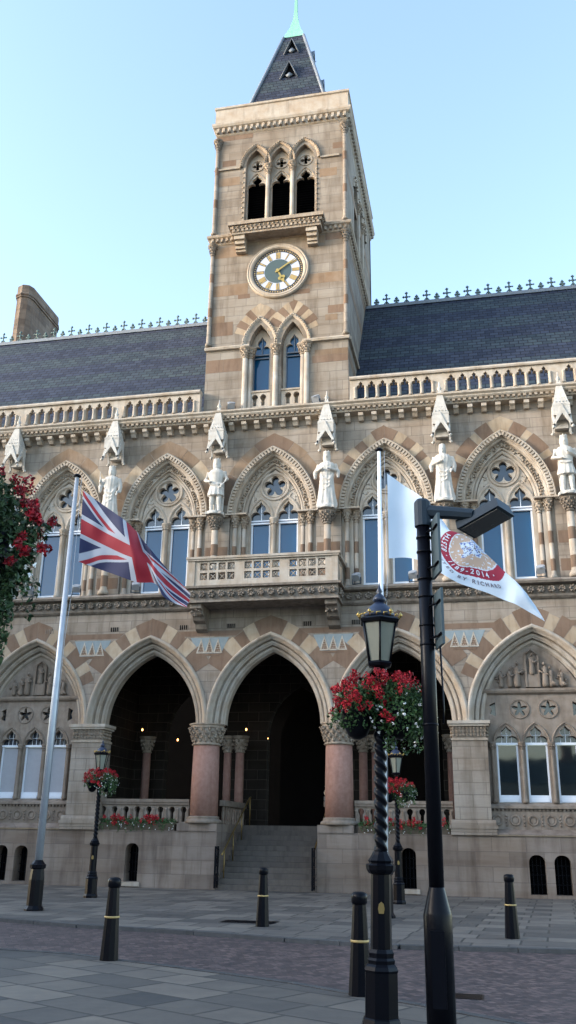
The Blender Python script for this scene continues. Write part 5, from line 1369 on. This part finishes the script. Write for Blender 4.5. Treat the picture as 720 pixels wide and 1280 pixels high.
def emblem(u, v):
    x, y = (u - .5) * 2, v - .5; r_ = sqrt(x * x + y * y); a = atan2(y, x)
    if .265 < r_ < .365: return 1
    if .255 < r_ <= .265: return 0
    if r_ <= .255:
        n_ = noise.noise(Vector((x * 16, y * 16, 3))); n2 = noise.noise(Vector((x * 40, y * 40, 9)))
        k = .105 + .03 * n_ + .02 * sin(5 * a + 1)
        if r_ < k * 1.25: return 4 if n2 > .2 else (3 if n2 < -.3 else 0)
        return 0 if n2 > .34 else 2
    return 0
e = empty('flag', (4.93, -8.32, 8.0), 'white flag with claret ring emblem reading 1189-2014, behind the street light', 'flag')
o = flag('flag_cloth', fw, 240, 120, emblem, ['fpale', 'fclaret', 'ftan', 'fgrey', 'fcrestblue'], None); rebase(o, e)
def glyph(ch, size):
    cu = bpy.data.curves.new('g', 'FONT'); cu.body = ch; cu.size = size; cu.align_x = 'CENTER'; cu.align_y = 'CENTER'; cu.resolution_u = 3; cu.offset = .002
    ob = bpy.data.objects.new('g', cu); COL.objects.link(ob)
    dg = bpy.context.evaluated_depsgraph_get(); me = bpy.data.meshes.new_from_object(ob.evaluated_get(dg))
    r_ = ([v.co.copy() for v in me.vertices], [list(p.vertices) for p in me.polygons]); bpy.data.objects.remove(ob); bpy.data.meshes.remove(me); return r_
def ringtext(txt, R, a_mid, size, inward, gap, mb, wide=1.0):    # text on a ring in flag units (1 = hoist)
    W = {'1': .8, 'I': .55, '-': .7, ' ': .6, '·': .6, 'N': 1.05, 'D': 1.05, 'G': 1.08, 'H': 1.05, 'R': 1.02, 'A': 1.02}
    tot = sum(W.get(c, .98) for c in txt) * gap; a = a_mid - (tot / 2) / R if inward else a_mid + (tot / 2) / R
    for c in txt:
        w = W.get(c, .98) * gap / R; a += (w / 2 if inward else -w / 2)
        if c != ' ':
            vs, fs = glyph(c, size); rot = a + pi / 2 if inward else a - pi / 2; out = []
            for p in vs:
                x, y = p.x * wide, p.y
                X = R * cos(a) + x * cos(rot) - y * sin(rot); Y = R * sin(a) + x * sin(rot) + y * cos(rot)
                q = fw(min(max(.5 + X / 2, 0), 1), min(max(.5 + Y, 0.002), .998)); out.append(q + Vector((0, -.014, 0)))
            mb.add(out, fs, 0, False, 0)
        a += (w / 2 if inward else -w / 2)
mb = MB(); ringtext('825TH', .315, rad(166), .078, False, .056, mb); ringtext('1189-2014', .315, rad(259), .078, True, .062, mb)
for a in (201, 317): ringtext('·', .315, rad(a), .10, True, .05, mb)
o = mb.build('ring_lettering', 'fpale', None); rebase(o, e)
mb = MB(); ringtext('GRANTED BY RICHARD', .425, rad(252), .062, True, .058, mb); o = mb.build('lower_lettering', 'fgrey', None); rebase(o, e)

# ================================================================== ENTRANCE RAILS AND GATES
for s_, lab in ((-1, 'brass handrail climbing the left side of the entrance steps'), (1, 'brass handrail climbing the right side of the entrance steps')):
    x = -1.36 if s_ < 0 else 1.55
    e = empty('handrail', (x, .1, 0), lab, 'handrail', 'brass handrails on the entrance steps')
    mb = MB(); mb.tube([(0, 0, 1.02), (0, .25, 1.15), (0, 3.4, 2.87), (0, 3.6, 2.9)], .028, 8); mb.build('rail', 'brass', e)
    for y in (.3, 1.35, 2.4, 3.5): z = .1625 * (int(y / .3) + 1); MB().tube([(0, y, z), (0, y, 1.02 + y * .54)], .02, 8).build('post', 'brass', e)
for x, lab in ((-1.44, 'black iron gate folded open at the left foot of the entrance steps'), (1.63, 'black iron gate folded open at the right foot of the entrance steps')):
    e = empty('iron_gate', (x, -.05, 0), lab, 'gate', 'folded iron gates at the entrance steps')
    mb = MB()
    for y in (-.28, .0): mb.box(-.03, .03, y - .02, y + .02, .06, 1.28)
    mb.build('frame', 'iron', e); mb = MB()
    for z in (.18, .45, .72, .98, 1.22): mb.box(-.022, .022, -.258, -.022, z - .03, z + .03)
    for z in (.3, .85): mb.blob((0, -.14, z), .02, .09, .09, 0, 0)
    mb.build('scrollwork', 'iron', e)

# ================================================================== GROUND
def sheet(name, pts, z0, z1, m_):
    tr = tessellate_polygon([[Vector((x, y, 0)) for x, y in pts]]); n = len(pts); mb = MB()
    vs = [(x, y, z1) for x, y in pts] + [(x, y, z0) for x, y in pts]
    mb.add(vs, [tuple(t) for t in tr] + [(i, (i + 1) % n, (i + 1) % n + n, i + n) for i in range(n)], 0, False, 0)
    return tag(mb.build(name, m_, None, fix=True), kind='structure')
FK = [(-60, -5), (-25, -8.3), (-12, -9.3), (-2.66, -11.37), (-.65, -12.0), (.99, -12.3), (2.6, -12.72), (3.53, -13.02), (5.44, -13.4), (8.17, -13.1), (12, -12.9), (60, -10)]
NK = [(-60, -11.5), (-12, -14.4), (-3, -15.75), (-.08, -16.15), (1.1, -16.3), (2.26, -16.85), (3.66, -17.5), (4.54, -17.95), (5.47, -18.6), (6.1, -19.0), (7.03, -19.7), (10, -21.9), (20, -29), (60, -52)]
S2_ = 900
tag(MB().add([(-S2_, -S2_, -.14), (S2_, -S2_, -.14), (S2_, S2_, -.14), (-S2_, S2_, -.14)], [(0, 1, 2, 3)], 0, False, 0).build('ground', 'asphalt'), kind='structure')
sheet('road', [(x, y + .4) for x, y in FK] + [(x, y - .4) for x, y in NK[::-1]], -.13, -.06, 'road')
sheet('pavement', FK[::-1] + [(-60, .1), (60, .1)], -.13, -.002, 'pave_far')
sheet('near_pavement', NK + [(60, -70), (-60, -70)], -.13, -.002, 'pave_near')
def kerb(name, line, off):
    mb = MB(); pts = [Vector((x, y, 0)) for x, y in line]; acc = 0
    for a, b_ in zip(pts, pts[1:]):
        d = b_ - a; L_ = d.length; n = max(1, round(L_ / .9)); d.normalize(); nn = Vector((-d.y, d.x, 0)) * off
        for i in range(n):
            p, q = a + d * (L_ * i / n + .006), a + d * (L_ * (i + 1) / n - .006); z = .004 + random.uniform(0, .006)
            vs = [p, q, q + nn, p + nn]; mb.add([(v.x, v.y, -.12) for v in vs] + [(v.x, v.y, z) for v in vs], [(4, 5, 6, 7), (0, 1, 5, 4), (1, 2, 6, 5), (2, 3, 7, 6), (3, 0, 4, 7)])
    return tag(mb.build(name, 'kerb' if off < 0 else 'kerb_d', None, fix=True), kind='structure')
kerb('far_kerb', [p for p in FK if -26 < p[0] < 61], -.15); kerb('near_kerb', [p for p in NK if -13 < p[0] < 21], .11)
for loc, lab, sz in (((2.2, -10.4, .0), 'dark iron drain cover set in the far pavement beside a bollard', (.55, .3)), ((6.55, -17.85, -.06), 'small dark iron drain cover set in the brick roadway', (.22, .2))):
    e = empty('drain_cover', loc, lab, 'drain cover')
    mb = MB(); a, b_ = sz; mb.box(-a, a, -b_, b_, -.01, .001); mb.build('frame', 'iron', e)
    mb = MB()
    for i in range(8): mb.box(-a * .9, a * .9, -b_ * .9 + i * b_ * .228, -b_ * .9 + i * b_ * .228 + b_ * .15, .002, .004)
    mb.build('grating', 'iron', e)

# ================================================================== ADDED HOUSES AROUND THE SQUARE (out of view, for window reflections and facade shade)
M['brick'] = ashlar('red_brick', (.20, .09, .06), (.26, .11, .07), (.3, .14, .09), .22, .075, (.3, .27, .24), .01)
M['rooftile'] = stone('roof_tile', (.09, .075, .07), .5, 3)
SH0, SH1 = 16.5, 18.5
rb = random.Random(3)
NUM = ['one', 'two', 'three', 'four', 'five', 'six', 'seven', 'eight', 'nine', 'ten', 'eleven', 'twelve', 'thirteen', 'fourteen', 'fifteen']
def terrace(loc, w, h, i, label, rz=0):
    e = empty('added_house', loc, label, 'house', 'unseen houses added around the square', rz)
    hs = []; ns = int(h / 3.2)
    for f in range(ns):
        for c in range(4): hs.append(rect(-w / 2 + w * (c + .5) / 4 - .55, -w / 2 + w * (c + .5) / 4 + .55, .8 + f * 3.1, .8 + f * 3.1 + 1.7))
    MB().plate(rect(-w / 2, w / 2, -.1, h), hs, -.4, 0).build('wall', 'brick' if i % 2 else 'buff', e)
    for hh in hs: MB().plate(hh, [], -.3, -.25).build('window_pane', 'glass', e)
    MB().box(-w / 2, w / 2, -10, -.41, -.1, h).build('side_wall', 'brick' if i % 2 else 'buff', e)
    mb = MB(); vs = [(-w / 2, .3, h), (w / 2, .3, h), (w / 2, -5, h + 3), (-w / 2, -5, h + 3), (-w / 2, -10.3, h), (w / 2, -10.3, h)]
    mb.add(vs, [(0, 1, 2, 3), (3, 2, 5, 4), (0, 3, 4), (1, 5, 2), (0, 4, 5, 1)]); R_ = mb.build('roof', 'rooftile', e)
    MB().box(w / 2 - 1.4, w / 2 - .2, -5.8, -4.2, h + 1.8, h + 4.6).build('chimney', 'brick', R_)
x = -34; i = 0
while x < 60:
    w = rb.uniform(9, 13); h = rb.uniform(12, 15) if x < -12 else rb.uniform(7, 9)
    terrace((x + w / 2, -76, 0), w, h, i, ('red brick terrace house' if i % 2 else 'pale terrace house') + ' added across the square out of view, number %s from the west end' % NUM[i]); x += w; i += 1
y = -74; i = 0  # unseen row added to cast shade on the lower facade and ground
while y < -12:
    w = rb.uniform(9, 12); h = rb.uniform(SH0, SH1)
    terrace((-38, y + w / 2, 0), w, h, i + 1, ('red brick terrace house' if (i + 1) % 2 else 'pale terrace house') + ' added left of the square to cast shade, number %s from the far end' % NUM[i], -pi / 2); y += w; i += 1

# ================================================================== SKY, SUN, CAMERA
EL, AZ = rad(16), rad(248)    # azimuth clockwise from +y: the sun stands low before the facade, to the left
W = bpy.data.worlds.new('World'); S.world = W; W.use_nodes = True; nt = W.node_tree
bg = nt.nodes['Background']; sk = nt.nodes.new('ShaderNodeTexSky'); sk.sky_type = 'NISHITA'; sk.sun_disc = False
sk.sun_elevation = EL; sk.sun_rotation = AZ; sk.altitude = 50; sk.air_density = 1.0; sk.dust_density = 1.2; sk.ozone_density = .75
nt.links.new(sk.outputs[0], bg.inputs[0]); bg.inputs[1].default_value = .15
su = bpy.data.lights.new('sun', 'SUN'); su.energy = 1.15; su.angle = rad(12); su.color = (1, .94, .88)
so = bpy.data.objects.new('sun', su); COL.objects.link(so)
d = Vector((sin(AZ) * cos(EL), cos(AZ) * cos(EL), sin(EL))); so.rotation_euler = d.to_track_quat('Z', 'Y').to_euler(); so.location = d * 100

cam = bpy.data.cameras.new('camera'); co = bpy.data.objects.new('camera', cam); COL.objects.link(co); S.camera = co
F_ = Vector((-0.1966950078270314, 0.92060273588172, 0.3373350408454467)); R0 = Vector((0.9789154281021898, 0.20372869106212943, 0.014805575355862875)); U_ = Vector((0.05509681042883312, -0.3331444478378763, 0.9412646377907574))
mt = Matrix(((R0.x, U_.x, -F_.x), (R0.y, U_.y, -F_.y), (R0.z, U_.z, -F_.z))).to_4x4(); mt.translation = (6.914, -29.423, 1.6); co.matrix_world = mt
cam.sensor_fit = 'VERTICAL'; cam.sensor_height = 36; cam.lens = 1131.639 / 1280 * 36; cam.clip_end = 3000; cam.clip_start = .05
S.render.resolution_x = 576; S.render.resolution_y = 1024
S.view_settings.view_transform = 'Standard'; S.view_settings.look = 'None'; S.view_settings.gamma = 1; S.view_settings.exposure = 2.2
S.render.engine = 'CYCLES'
